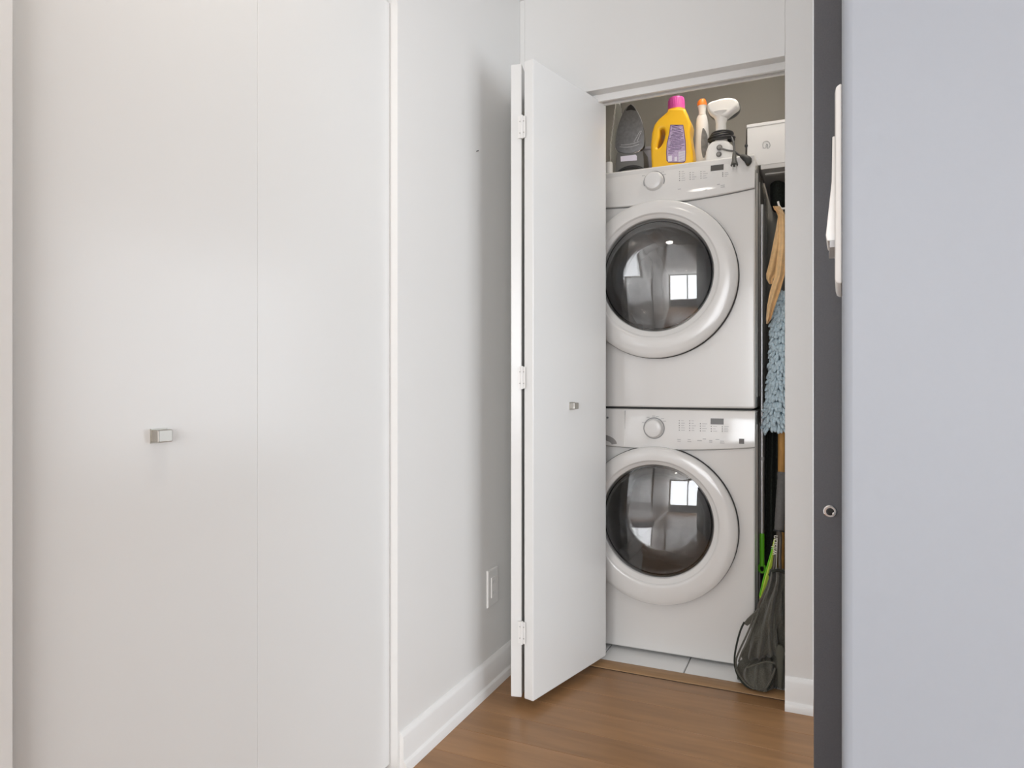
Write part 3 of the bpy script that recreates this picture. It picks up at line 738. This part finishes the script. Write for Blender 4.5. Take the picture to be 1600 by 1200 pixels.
# hand-held garment steamer with wound cord
Yg = 2.630
st = thing('garment_steamer', (at(1125, 250, Yg)[0], Yg, TOP), 'white hand-held garment steamer wound with black cord', 'steamer')
dome_ = smooth_poly(poly([(1104, 250), (1104.5, 241), (1108, 232), (1114, 225.5), (1122, 222.5), (1132, 222), (1140, 225), (1146, 231), (1149, 240), (1150, 250)], Yg), 1)
dome_ += [(dome_[-1][0], TOP), (dome_[0][0], TOP)]
obj('water_tank', outline([dome_], Yg-0.035, 0.075, 0.012, 5), PLASTW, st, smooth=True, angle=80)
xa, za = at(1126.5, 214, Yg)
def gsec(py_, l, r, ky=0.9): return spsec(py_, l, r, ky, Yg)
obj('handle', loft([gsec(p, l, r) for p, l, r in ((226, 1117, 1137), (212, 1118, 1135), (195, 1118.5, 1134.5), (187, 1117, 1137), (180, 1112, 1143))]), PLASTW, st, smooth=True)
hd = [(1106.3, 172), (1106.8, 167), (1111, 163), (1121, 159.8), (1132, 157), (1143, 156.6), (1151, 159), (1155, 164), (1155, 170), (1151.5, 173.5), (1146, 177.5), (1140, 182.5), (1134.5, 186), (1120, 186), (1113, 182), (1108, 177.5)]
ho = smooth_poly(poly(hd, Yg), 3)
obj('steam_head', outline([ho], Yg-0.030, 0.050, 0.011, 5), PLASTW, st, smooth=True, angle=80)
hcx = sum(p[0] for p in ho)/len(ho); hcz = sum(p[1] for p in ho)/len(ho)
hk = smooth_poly(poly([(1106.5, 176), (1108, 165), (1120, 158), (1134, 155), (1146, 155), (1154, 158.5), (1157, 165), (1156, 173), (1150, 180), (1140, 185.5), (1131, 187.5), (1120, 187.5), (1112, 184)], Yg+0.022), 3)
obj('head_plate', outline([hk], Yg+0.019, 0.018, 0.004), mat('steamer_dark_plate', (0.10, 0.10, 0.095), 0.4), st, smooth=True)
GD = mat('steamer_grey_button', (0.16, 0.155, 0.15), 0.4)
for px, pyy, r in ((1124.3, 231, 0.0105), (1123.3, 241.5, 0.0095)):
    x, z = at(px, pyy, Yg-0.035)
    kn_ = obj('button', lathe_y(x, z, [(r, Yg-0.034), (r, Yg-0.040), (r*0.8, Yg-0.042), (r*0.4, Yg-0.0415), (0.0004, Yg-0.041)], 20, cap=True), GD, st, smooth=True)
    obj('button_face', lathe_y(x, z, [(r*0.6, Yg-0.0410), (r*0.6, Yg-0.0432), (0.0004, Yg-0.0435)], 16, cap=True), mat('steamer_mid_grey', (0.30, 0.29, 0.28), 0.4), kn_)
p = [atv(1125, 231.5, Yg-0.044), atv(1132, 233.5, Yg-0.052), atv(1140, 235.5, Yg-0.052), atv(1147, 236, Yg-0.045)]
obj('hose_stub', tube(p, 0.0034, 10, smooth=5), GD, st, smooth=True)
ccx = at(1127, 215, Yg)[0]
for k in range(5):
    pts = []
    z0_ = at(1127, 219.5-k*2.2, Yg)[1]; ra_ = 0.046-0.002*k; off = 0.004*math.sin(k*2.1)
    for i in range(33):
        a = 2*math.pi*i/32
        pts.append(Vector((ccx+off+ra_*math.cos(a+k), Yg+0.034*math.sin(a+k), z0_+0.004*math.sin(a*1+k*1.7)-0.10*off*0+(-0.16)*(ra_*math.cos(a+k))*0.35)))
    obj('power_cord', tube(pts, 0.0036, 8), CORD, st, smooth=True)
# the lead drops in front of the panel, ending in a plug; a second loop carries the clip
Yp = MF-0.003
lead = [atv(1143, 214, Yg-0.02), atv(1146, 222, Yg-0.034), atv(1147, 232, Yg-0.048), atv(1147.2, 240, 2.555), atv(1147.2, 244, 2.535)]
obj('power_lead', tube(lead, 0.0040, 8, smooth=5), CORD, st, smooth=True)
pl = obj('plug', tube([atv(1147.2, 239, 2.552), atv(1147.2, 246, 2.530), atv(1147.3, 251, 2.518), atv(1147.4, 256, 2.512), atv(1147.4, 258, 2.511)], [0.0055, 0.0075, 0.0080, 0.0115, 0.0130], 14), mat('plug_rubber', (0.075, 0.075, 0.068), 0.55), st, smooth=True)
for dx in (-0.0055, 0.0055):
    a = atv(1147.4, 258, 2.511)+Vector((dx, 0, 0)); obj('prong', box(a.x-0.001, a.x+0.001, a.y-0.003, a.y+0.003, a.z-0.014, a.z), NICKEL, pl)
lead2 = [atv(1149, 238, Yg-0.06), atv(1154, 241.5, 2.545), atv(1160, 244.5, 2.525), atv(1164, 246, 2.516)]
obj('power_lead', tube(lead2, 0.0040, 8, smooth=5), CORD, st, smooth=True)
obj('cord_clip', tube([atv(1158, 243.5, 2.526), atv(1164, 246.5, 2.514), atv(1169, 250.5, 2.507), atv(1168, 256, 2.506), atv(1166, 258, 2.506)], [0.006, 0.011, 0.013, 0.010, 0.004], 12, smooth=3), mat('clip_rubber', (0.045, 0.045, 0.043), 0.5), st, smooth=True)

# shelf strip beside the dryer and the white box on it
Yx = 2.680
shelf = thing('wall_shelf', (-0.14, 2.95, 1.79), 'narrow pale shelf under the white box', 'shelf')
zs1 = at(1200, 261, Yx)[1]; zs1 = max(zs1, TOP+0.001)
obj('board', box(-0.196, -0.089, Yx, 3.24, zs1-0.016, zs1), mat('shelf_paint', (0.62, 0.61, 0.60), 0.5), shelf, bevel=0.001)
for yy in (2.75, 3.15): obj('bracket', merge(box(-0.093, -0.089, yy-0.012, yy+0.012, zs1-0.10, zs1-0.016), box(-0.185, -0.089, yy-0.012, yy+0.012, zs1-0.020, zs1-0.0155)), BASEW, shelf)
bx_ = thing('storage_box', (-0.17, 2.8, zs1), 'white lidded box with a grey loop logo', 'box')
xb0, zb1 = at(1167.5, 195.5, Yx); xb1 = -0.090
obj('box_body', box(xb0, xb1, Yx, Yx+0.25, zs1+0.0005, zb1-0.012), CARD, bx_, bevel=0.0015)
obj('lid', box(xb0-0.002, xb1, Yx-0.002, Yx+0.252, zb1-0.011, zb1+0.001), CARD, bx_, bevel=0.0015)
obj('lid_gap', box(xb0+0.001, xb1-0.001, Yx+0.0004, Yx+0.249, zb1-0.0122, zb1-0.0108), CARD, bx_)
obj('side_flap', loft([[Vector((xb0-0.0005, Yx+0.002, z)), Vector((xb0-0.0035-0.006*k, Yx+0.004, z)), Vector((xb0-0.0035-0.006*k, Yx+0.24, z)), Vector((xb0-0.0005, Yx+0.24, z))] for k, z in ((1, zs1+0.001), (0, zb1-0.014))]), mat('box_dark_edge', (0.05, 0.045, 0.04), 0.6), bx_)
xk, zk = at(1166, 228, Yx)
obj('snap', lathe_y(xk, zk, [(0.006, Yx), (0.006, Yx-0.002), (0.003, Yx-0.003), (0.0004, Yx-0.003)], 14, cap=True), BLACK, bx_)
lg = []
for pxs in ([(1192.5, 231), (1192, 226), (1193.5, 222), (1197.5, 220.5), (1201.5, 222), (1203.2, 226), (1202.5, 229.5), (1199.8, 231.5), (1198.6, 229), (1199.5, 226), (1197.8, 225), (1196.6, 227.5), (1196.4, 231), (1192.5, 231)],):
    lg = [atv(a, b, Yx-0.0006) for a, b in pxs]
obj('logo', tube(lg, 0.0012, 6, smooth=4), LOGO, bx_)

# ------------------------------------------------------------------ cleaning gear in the gap right of the machines
XG = -0.089                                   # face of the closet's right wall
def drape(rows, thick=0.003, nx=14, wav=0.006, freq=2.2, seed=0):
    """hanging cloth: rows of (px_left, px_right, py, Y)"""
    R = []
    for k in range(len(rows)-1):
        for j in range(5):
            t = j/5; R.append([rows[k][i]*(1-t)+rows[k+1][i]*t for i in range(4)])
    R.append(list(rows[-1]))
    f, b = [], []
    for k, (l, r, pyy, Y) in enumerate(R):
        a, c = [], []
        for i in range(nx+1):
            u = i/nx; px = l*(1-u)+r*u
            dyv = wav*math.sin(u*math.pi*freq+seed+k*0.05)+0.004*noise.noise(Vector((u*3+seed, k*0.15, 0)))
            p = atv(px, pyy, Y+dyv); p.x = min(p.x, XG-0.002)
            a.append(p); c.append(p+Vector((0, thick, 0)))
        f.append(a); b.append(c)
    secs = [fa+bb[::-1] for fa, bb in zip(f, b)]
    return loft(secs)
# hooks
def hook(px, pyy, Y, label):
    p = atv(px, pyy, Y); t = thing('wall_hook', p, label, 'hook', group='white hooks on the closet wall')
    obj('hook_plate', box(XG-0.004, XG, Y-0.014, Y+0.014, p.z-0.03, p.z+0.03), PLASTW, t, bevel=0.001)
    obj('hook_arm', tube([(XG-0.003, Y, p.z-0.012), (p.x, Y-0.002, p.z-0.016), (p.x-0.010, Y-0.003, p.z-0.006), (p.x-0.014, Y-0.003, p.z+0.010)], 0.0035, 8, smooth=5), PLASTW, t, smooth=True)
    return t
hook(1222.5, 319, 2.56, 'white hook holding the tan cloth in the closet')
tc = thing('cleaning_cloth', atv(1215, 325, 2.56), 'tan cleaning cloth hanging in folds in the closet gap', 'cloth')
obj('cloth_front', drape([(1207.5, 1219, 322, 2.545), (1209.5, 1222, 327, 2.55), (1216.5, 1226, 334, 2.55), (1216, 1230, 345, 2.55), (1216, 1232, 380, 2.545), (1211, 1226, 430, 2.54), (1203, 1219, 455, 2.535), (1198.5, 1211, 478, 2.53), (1197, 1205, 498, 2.53), (1197.5, 1200, 506, 2.53)], wav=0.008, freq=2.4), TAN, tc, smooth=True, angle=80)
obj('cloth_back', drape([(1208, 1217, 323, 2.575), (1212, 1221, 329, 2.575), (1215.5, 1226, 338, 2.575), (1212, 1226, 360, 2.57), (1207, 1224, 385, 2.57), (1202, 1220, 410, 2.568), (1197, 1214, 428, 2.565), (1197.5, 1208, 436, 2.565), (1202, 1207, 444, 2.565)], wav=0.007, freq=2.0, seed=1.3), TAN, tc, smooth=True, angle=80)
# chenille duster
du = thing('chenille_duster', atv(1212, 560, 2.57), 'pale blue chenille duster head hanging below the cloth', 'duster')
core = [(458, 1214, 1234), (480, 1211.5, 1236), (510, 1207.5, 1236), (560, 1204.5, 1234), (600, 1201, 1232), (640, 1196.5, 1230), (662, 1194, 1227), (672, 1198, 1222)]
def cs(pyy):
    for (a, l, r), (b, l2, r2) in zip(core, core[1:]):
        if a <= pyy <= b:
            t = (pyy-a)/(b-a); return l+(l2-l)*t, r+(r2-r)*t
    return core[-1][1:]
YD = 2.615
secs = []
for pyy, l, r in core:
    xl2, z = at(l+2, pyy, YD); xr2, _ = at(r-2, pyy, YD); xr2 = min(xr2, XG-0.008)
    secs.append(ell((xl2+xr2)/2, YD, z, (xr2-xl2)/2, 0.022, 20))
obj('duster_core', loft(secs), mat('blue_gap_shade', srgb(110, 130, 140), 0.9), du, smooth=True)  # darker blue puts the shade between the fingers into the core
fb = new_bm(); rnd = random.Random(11)
def finger(c, d, L, r):
    d = d.normalized(); u = d.orthogonal().normalized(); v = d.cross(u)
    rings = []
    for t, q in ((0, 0.6), (0.3, 1.0), (0.75, 1.05), (1.0, 0.5)):
        rings.append([fb.verts.new(c+d*L*t+(u*math.cos(k*math.pi/3)+v*math.sin(k*math.pi/3))*r*q) for k in range(6)])
    for a, b in zip(rings, rings[1:]):
        for k in range(6): fb.faces.new((a[k], a[(k+1) % 6], b[(k+1) % 6], b[k]))
    fb.faces.new(rings[-1]); fb.faces.new(rings[0][::-1])
pyy = 458.0
while pyy < 668:
    l, r = cs(pyy); xl2, z = at(l+2, pyy, YD); xr2, _ = at(r-2, pyy, YD); xr2 = min(xr2, XG-0.010)
    rx = (xr2-xl2)/2; cx2 = (xr2+xl2)/2
    for k in range(13):
        a = math.pi*(1.0+k/12)+rnd.uniform(-.12, .12)       # the side to the room
        a = a-0.35
        c = Vector((cx2+rx*math.cos(a), YD+0.022*math.sin(a), z+rnd.uniform(-.006, .006)))
        nrm = Vector((math.cos(a), math.sin(a), 0))
        if c.x > XG-0.006: continue
        d = nrm*rnd.uniform(0.35, 0.75)+Vector((rnd.uniform(-.35, .35), 0, -1.0))
        finger(c, d, rnd.uniform(0.022, 0.030), rnd.uniform(0.0048, 0.0060))
    pyy += 6.5
tag(obj('chenille_fingers', fb, BLUE, du, smooth=True, angle=70), kind='stuff')
obj('hanging_loop', tube([atv(1219, 460, YD), atv(1221, 430, YD-0.01), atv(1222, 380, YD-0.003), (atv(1222, 326, 2.56))], 0.004, 8, smooth=4), mat('grey_webbing', (0.45, 0.46, 0.48), 0.8), du, smooth=True)
# telescopic pole with green grip
YP = 2.67
pp = thing('telescopic_pole', atv(1190, 895, YP), 'thin aluminium mop pole with a green grip beside the machines', 'mop pole')
xp = lambda pyy: atv(1190.6, pyy, YP)
obj('pole', tube([xp(320), xp(718)], 0.0062, 14), ALU, pp, smooth=True)
obj('lower_pole', tube([xp(716), xp(840)], 0.0072, 14), ALU, pp, smooth=True)
obj('collar', tube([xp(714), xp(719)], 0.0080, 14), mat('collar_grey', (0.5, 0.5, 0.5), 0.4), pp, smooth=True)
gr = obj('grip', tube([xp(833), xp(836), xp(860), xp(876), xp(884)], [0.0072, 0.0088, 0.0088, 0.0082, 0.0095], 14), GREEN, pp, smooth=True, label='bright green grip')
c = xp(888); secs = []
obj('hang_eye', tube([c+Vector((0.0105*math.cos(a), 0, 0.015*math.sin(a))) for a in [2*math.pi*i/24 for i in range(25)]], 0.0042, 8), GREEN, gr, smooth=True)
# lime strip
lm = thing('lime_scraper', atv(1196, 900, 2.53), 'curved lime green plastic strip above the dark bag', 'tool')
rows = [(1209.0, 1211.5, 842), (1206.3, 1211.0, 855), (1203.0, 1209.6, 868), (1199.5, 1207.4, 880), (1196.0, 1204.2, 892), (1192.0, 1200.5, 906), (1188.8, 1196.0, 920), (1186.3, 1191.5, 931), (1187.0, 1189.5, 936)]
secs = []
for k, (l, r, pyy) in enumerate(rows):
    Y = 2.520; m_ = (l+r)/2
    secs.append([atv(l, pyy, Y), atv(m_, pyy, Y-0.004), atv(r, pyy, Y), atv(r, pyy, Y+0.004), atv(m_, pyy, Y+0.002), atv(l, pyy, Y+0.004)])
obj('strip', loft(secs), LIME, lm, smooth=True)
obj('edge_bead', tube([atv(l+0.9, p, 2.518) for l, r, p in rows[1:-1]], 0.0025, 8, smooth=3), GREEN, lm, smooth=True)
# broomstick
bs = thing('broom_handle', (atv(1221, 900, 2.62).x, 2.62, 0.01), 'wooden broom handle below the blue duster', 'broom')
pb = [Vector((atv(1219.5, 1000, 2.70).x, 2.70, 0.012)), atv(1220.5, 800, 2.66), atv(1221.5, 640, 2.63)]
obj('handle', tube(pb, 0.0125, 14, smooth=3), STICK, bs, smooth=True)
obj('ferrule', tube([pb[0]+Vector((0, 0, 0.10)), pb[0]+Vector((0, 0, 0.0))], 0.0145, 14), BLACK, bs, smooth=True)
# dark hanging fabric behind
dk = obj('dark_jacket', drape([(1200, 1226, 560, 2.80), (1197, 1228, 640, 2.78), (1195.5, 1228, 720, 2.77), (1195, 1228, 800, 2.77), (1195, 1228, 880, 2.76), (1196, 1228, 960, 2.75)], thick=0.02, wav=0.016, freq=4.2, nx=30), BAGD, org=atv(1210, 700, 2.8), smooth=True, angle=80)
tag(dk, 'dark green-black fabric hanging behind the broom handle', 'garment')
bb = []
for pyy, l, r in ((266, 1203, 1226), (274, 1203, 1228), (290, 1203, 1229), (305, 1203, 1229), (318, 1204, 1228), (326, 1206, 1226)):
    xl2, z = at(l, pyy, 2.90); xr2 = min(at(r, pyy, 2.90)[0], XG-0.004); z = min(z, zs1-0.018)
    s = ell((xl2+xr2)/2, 2.92, z, (xr2-xl2)/2, 0.07, 40)
    for i, v in enumerate(s):
        q = 1+0.10*noise.noise(Vector((i*0.5, pyy*0.1, 3))); v.y = 2.92+(v.y-2.92)*q
    bb.append(s)
dk2 = obj('black_bag', loft(bb), BAGD, org=atv(1210, 300, 2.92), smooth=True, angle=80); tag(dk2, 'black crumpled bag hung under the narrow shelf', 'bag')

# tennis racket, head down in the bag
rk_ = thing('tennis_racket', atv(1216, 900, 2.50), 'tennis racket with its head in the dark bag', 'racket')
g0, g1 = atv(1222.5, 742, 2.535), atv(1217.2, 828, 2.505)
gp = [g0+(g1-g0)*i/24 for i in range(25)]
obj('grip', tube(gp, [0.0165 if i % 2 else 0.0156 for i in range(25)], 14), GRIP, rk_, smooth=True, angle=60)
obj('butt_cap', tube([g0+(g0-g1)*0.05, g0+(g1-g0)*0.02], [0.0175, 0.018], 14), GRIP, rk_, smooth=True)
obj('grip_collar', tube([g1, g1+(g1-g0)*0.03], 0.0178, 14), BLACK, rk_, smooth=True)
for s in (-1, 1):
    obj('throat_arm', tube([g1, g1+Vector((0.004*s, -0.002, -0.03)), atv(1214.5+s*3.6, 872, 2.49), atv(1213+s*6.5, 905, 2.475), atv(1209+s*11, 960, 2.46)], [0.008, 0.0068, 0.0062, 0.0062, 0.006], 10, smooth=4), RFRAME, rk_, smooth=True)
obj('throat_stripe', tube([atv(1214.5, 842, 2.484), atv(1212.6, 890, 2.474)], 0.0016, 6), mat('stripe_white', (0.6, 0.58, 0.5), 0.5), rk_)
hc = atv(1199, 990, 2.455)
obj('head_hoop', tube([hc+Vector((0.036*math.cos(a), 0.02*math.sin(a)*0, 0.13*math.sin(a))) for a in [2*math.pi*i/36 for i in range(37)]], 0.006, 8), RFRAME, rk_, smooth=True)
# lettering reads upwards along the arm
a_, b_2 = atv(1212.8, 868, 2.470), atv(1215.2, 838, 2.482)
xd = (b_2-a_).normalized(); zd = Vector((0, -1, 0)); zd = (zd-xd*zd.dot(xd)).normalized(); yd = zd.cross(xd)
M = Matrix(((xd.x, yd.x, zd.x, a_.x), (xd.y, yd.y, zd.y, a_.y), (xd.z, yd.z, zd.z, a_.z), (0, 0, 0, 1)))
obj('lettering', text_bm('wilson', 0.026, M), mat('lettering_cream', (0.75, 0.72, 0.62), 0.5), rk_)

# drawstring bag on the floor in front of the gap
bg = thing('drawstring_bag', (-0.175, 2.44, 0.012), 'dark olive drawstring bag slumped at the closet edge', 'bag')
rows = [(890, 1204, 1226, 2.47, .018), (896, 1203, 1228, 2.47, .026), (904, 1202.5, 1229, 2.468, .024), (915, 1199, 1230, 2.465, .028), (935, 1190, 1231, 2.46, .034), (960, 1181, 1231, 2.455, .040), (985, 1174, 1231, 2.45, .046),
        (1005, 1166, 1230, 2.445, .052), (1025, 1158, 1229, 2.44, .056), (1045, 1152.5, 1228, 2.437, .058), (1060, 1153.5, 1227, 2.435, .055), (1070, 1160, 1226, 2.435, .048), (1077, 1170, 1224, 2.435, .036), (1081, 1180, 1220, 2.435, .022)]
NB = 128; secs = []
dense = []
for k in range(len(rows)-1):
    for j in range(8):
        t = j/8; dense.append([rows[k][i]*(1-t)+rows[k+1][i]*t for i in range(5)])
dense.append(list(rows[-1]))
def ridge(v): return 1-2*abs(noise.noise(v))
for pyy, l, r, Y, ry in dense:
    xl2, z = at(l, pyy, Y); xr2, _ = at(r, pyy, Y); xr2 = min(xr2, OX1-0.004)
    rx = (xr2-xl2)/2; cx2 = (xl2+xr2)/2; s = []
    z = max(z, 0.014); top = min(1, max(0, (z-0.14)/0.2))
    for i in range(NB):
        a = 2*math.pi*i/NB; ca, sa = math.cos(a), math.sin(a)
        fold = (0.011*top+0.002)*math.sin(a*8+z*4+1.6*math.sin(z*9))               # gathers running down from the neck
        fold += (0.022*(1-top)+0.007)*(ridge(Vector((ca*2.0+4, sa*1.6, z*8+ca*1.2)))-0.5)  # slumped creases near the floor
        fold += 0.005*(ridge(Vector((ca*5, sa*5, z*14+2)))-0.5)
        fold -= 0.024*math.exp(-((z-0.098-0.02*ca)/0.012)**2)*(1-top)               # tuck under the pulled seam
        s.append(Vector((min(cx2+rx*ca*(1+min(fold, 0.003)/max(rx, .02)), OX1-0.003), Y+ry*sa+fold*sa*1.5, z)))
    secs.append(s)
sack = obj('sack', loft(secs), BAG, bg, smooth=True, angle=180)
obj('neck_hem', tube([atv(1203, 897, 2.47)+Vector((0, -0.012, 0)), atv(1208, 893, 2.445), atv(1216, 891.5, 2.438), atv(1225.5, 895, 2.452)], 0.0055, 10, smooth=5), BAGD, sack, smooth=True)
# side flap with eyelet, seam and cords
fl = [atv(1186, 948, 2.43), atv(1176, 958, 2.425), atv(1167, 967, 2.42), atv(1162, 974, 2.418), atv(1168, 977, 2.42), atv(1176, 971, 2.423), atv(1184, 960, 2.43)]
obj('corner_flap', outline([[(p.x, p.z) for p in fl]], 2.412, 0.012, 0.002), BAG, bg, smooth=True)
cord1 = [atv(1163, 972, 2.415), atv(1157, 985, 2.408), atv(1151.5, 1005, 2.40), atv(1148, 1025, 2.395), atv(1148.5, 1042, 2.388), atv(1154, 1058, 2.378), atv(1166, 1072, 2.370), atv(1180, 1080, 2.366), atv(1195, 1081, 2.365), atv(1204, 1072, 2.368), atv(1209, 1058, 2.372), atv(1212, 1045, 2.378)]
for p_ in cord1: p_.z = max(p_.z, 0.0155)
obj('drawstring', tube(cord1, 0.0032, 8, smooth=5), BAGD, bg, smooth=True)
cord2 = [atv(1180, 955, 2.42), atv(1174, 975, 2.405), atv(1164, 998, 2.395), atv(1156, 1015, 2.39), atv(1150, 1032, 2.385), atv(1152, 1048, 2.380), atv(1160, 1062, 2.372), atv(1172, 1073, 2.364), atv(1188, 1077, 2.360), atv(1199, 1072, 2.362), atv(1207, 1056, 2.368), atv(1211, 1044, 2.374)]
for p_ in cord2: p_.z = max(p_.z, 0.0155)
obj('drawstring', tube(cord2, 0.0030, 8, smooth=5), BAG, bg, smooth=True)
obj('piping', tube([atv(1187, 950, 2.415), atv(1178, 975, 2.398), atv(1170, 1000, 2.388), atv(1160, 1018, 2.386), atv(1154, 1034, 2.386)], 0.0026, 8, smooth=5), mat('piping_olive', (0.12, 0.118, 0.095), 0.8), bg, smooth=True)
obj('fold_seam', tube([atv(1166, 1044, 2.378), atv(1180, 1039, 2.374), atv(1196, 1034, 2.372), atv(1210, 1036, 2.375)], 0.0028, 8, smooth=5), mat('piping_olive', (0.12, 0.118, 0.095), 0.8), bg, smooth=True)
obj('pull_tab', loft([ell(atv(1219, p_, 2.39).x, 2.386, atv(1219, p_, 2.386).z, rx, 0.006, 14) for p_, rx in ((1008, 0.006), (1014, 0.014), (1024, 0.014), (1032, 0.010), (1042, 0.011), (1058, 0.009), (1074, 0.006))]), mat('tab_olive', (0.10, 0.10, 0.08), 0.85), bg, smooth=True)

# ------------------------------------------------------------------ ceiling downlight in the hallway (mirrored in the dryer glass)
def downlight(x, y, label, power):
    t = thing('ceiling_light', (x, y, ZC), label, 'ceiling light')
    obj('trim_ring', lathe_z(x, y, [(0.060, ZC), (0.060, ZC-0.006), (0.048, ZC-0.008), (0.045, ZC-0.004), (0.045, ZC)], 40, cap=False), PLASTW, t, smooth=True)
    obj('lens', lathe_z(x, y, [(0.0449, ZC-0.0005), (0.0449, ZC-0.004), (0.02, ZC-0.006), (0.0005, ZC-0.0065)], 32), LENS, t, smooth=True)
    l = bpy.data.lights.new('lamp', 'AREA'); l.shape = 'DISK'; l.size = 0.16; l.energy = power; l.color = (1.0, 0.93, 0.85); l.spread = math.radians(150)
    o = bpy.data.objects.new('lamp', l); COL.objects.link(o); o.parent = t; o.location = (0, 0, -0.012)
downlight(-0.63, 0.75, 'round recessed ceiling light of the hallway', 2.6)
for xx, wd in ((-0.55, 'leftmost'), (0.15, 'middle'), (0.85, 'rightmost')):
    downlight(xx, -3.2, 'round recessed ceiling light in the living room, %s of three' % wd, 5)
# added glowing dome, unseen behind the header, to brighten the closet
cl = thing('closet_fill_light', (-0.30, 2.52, ZC), 'added glowing dome brightening the closet, unseen behind the header', 'fill light')
obj('base', lathe_z(-0.30, 2.52, [(0.085, ZC), (0.085, ZC-0.012), (0.075, ZC-0.016)], 32), PLASTW, cl, smooth=True)
obj('dome', lathe_z(-0.30, 2.52, [(0.074, ZC-0.016), (0.070, ZC-0.035), (0.050, ZC-0.052), (0.02, ZC-0.060), (0.0005, ZC-0.061)], 32), mat('fill_glow', (1.0, 0.93, 0.84), 0.4, emit=30), cl, smooth=True)
# low dark sideboard far behind the camera (mirrored in the machine glass)
kc_ = thing('sideboard', (0.2, -4.5, 0), 'long dark sideboard below the living room window', 'sideboard')
CAB = mat('dark_cabinet', (0.06, 0.06, 0.065), 0.4)
obj('body', box(-0.85, 1.0, -4.60, -4.20, 0.06, 0.50), CAB, kc_)
obj('worktop', box(-0.87, 1.02, -4.61, -4.17, 0.50, 0.53), mat('worktop_stone', (0.25, 0.25, 0.25), 0.3), kc_, bevel=0.003)
for xx in (-0.8, 0.95):
    for yy in (-4.55, -4.25): obj('leg', tube([(xx, yy, -0.011), (xx, yy, 0.065)], 0.02, 10), CAB, kc_)
for k in range(3):
    dd = obj('cabinet_door', box(-0.84+k*0.61, -0.84+k*0.61+0.60, -4.20, -4.182, 0.08, 0.49), CAB, kc_, bevel=0.002)
    obj('handle', tube([(-0.84+k*0.61+0.2, -4.165, 0.44), (-0.84+k*0.61+0.4, -4.165, 0.44)], 0.006, 8), NICKEL, dd)
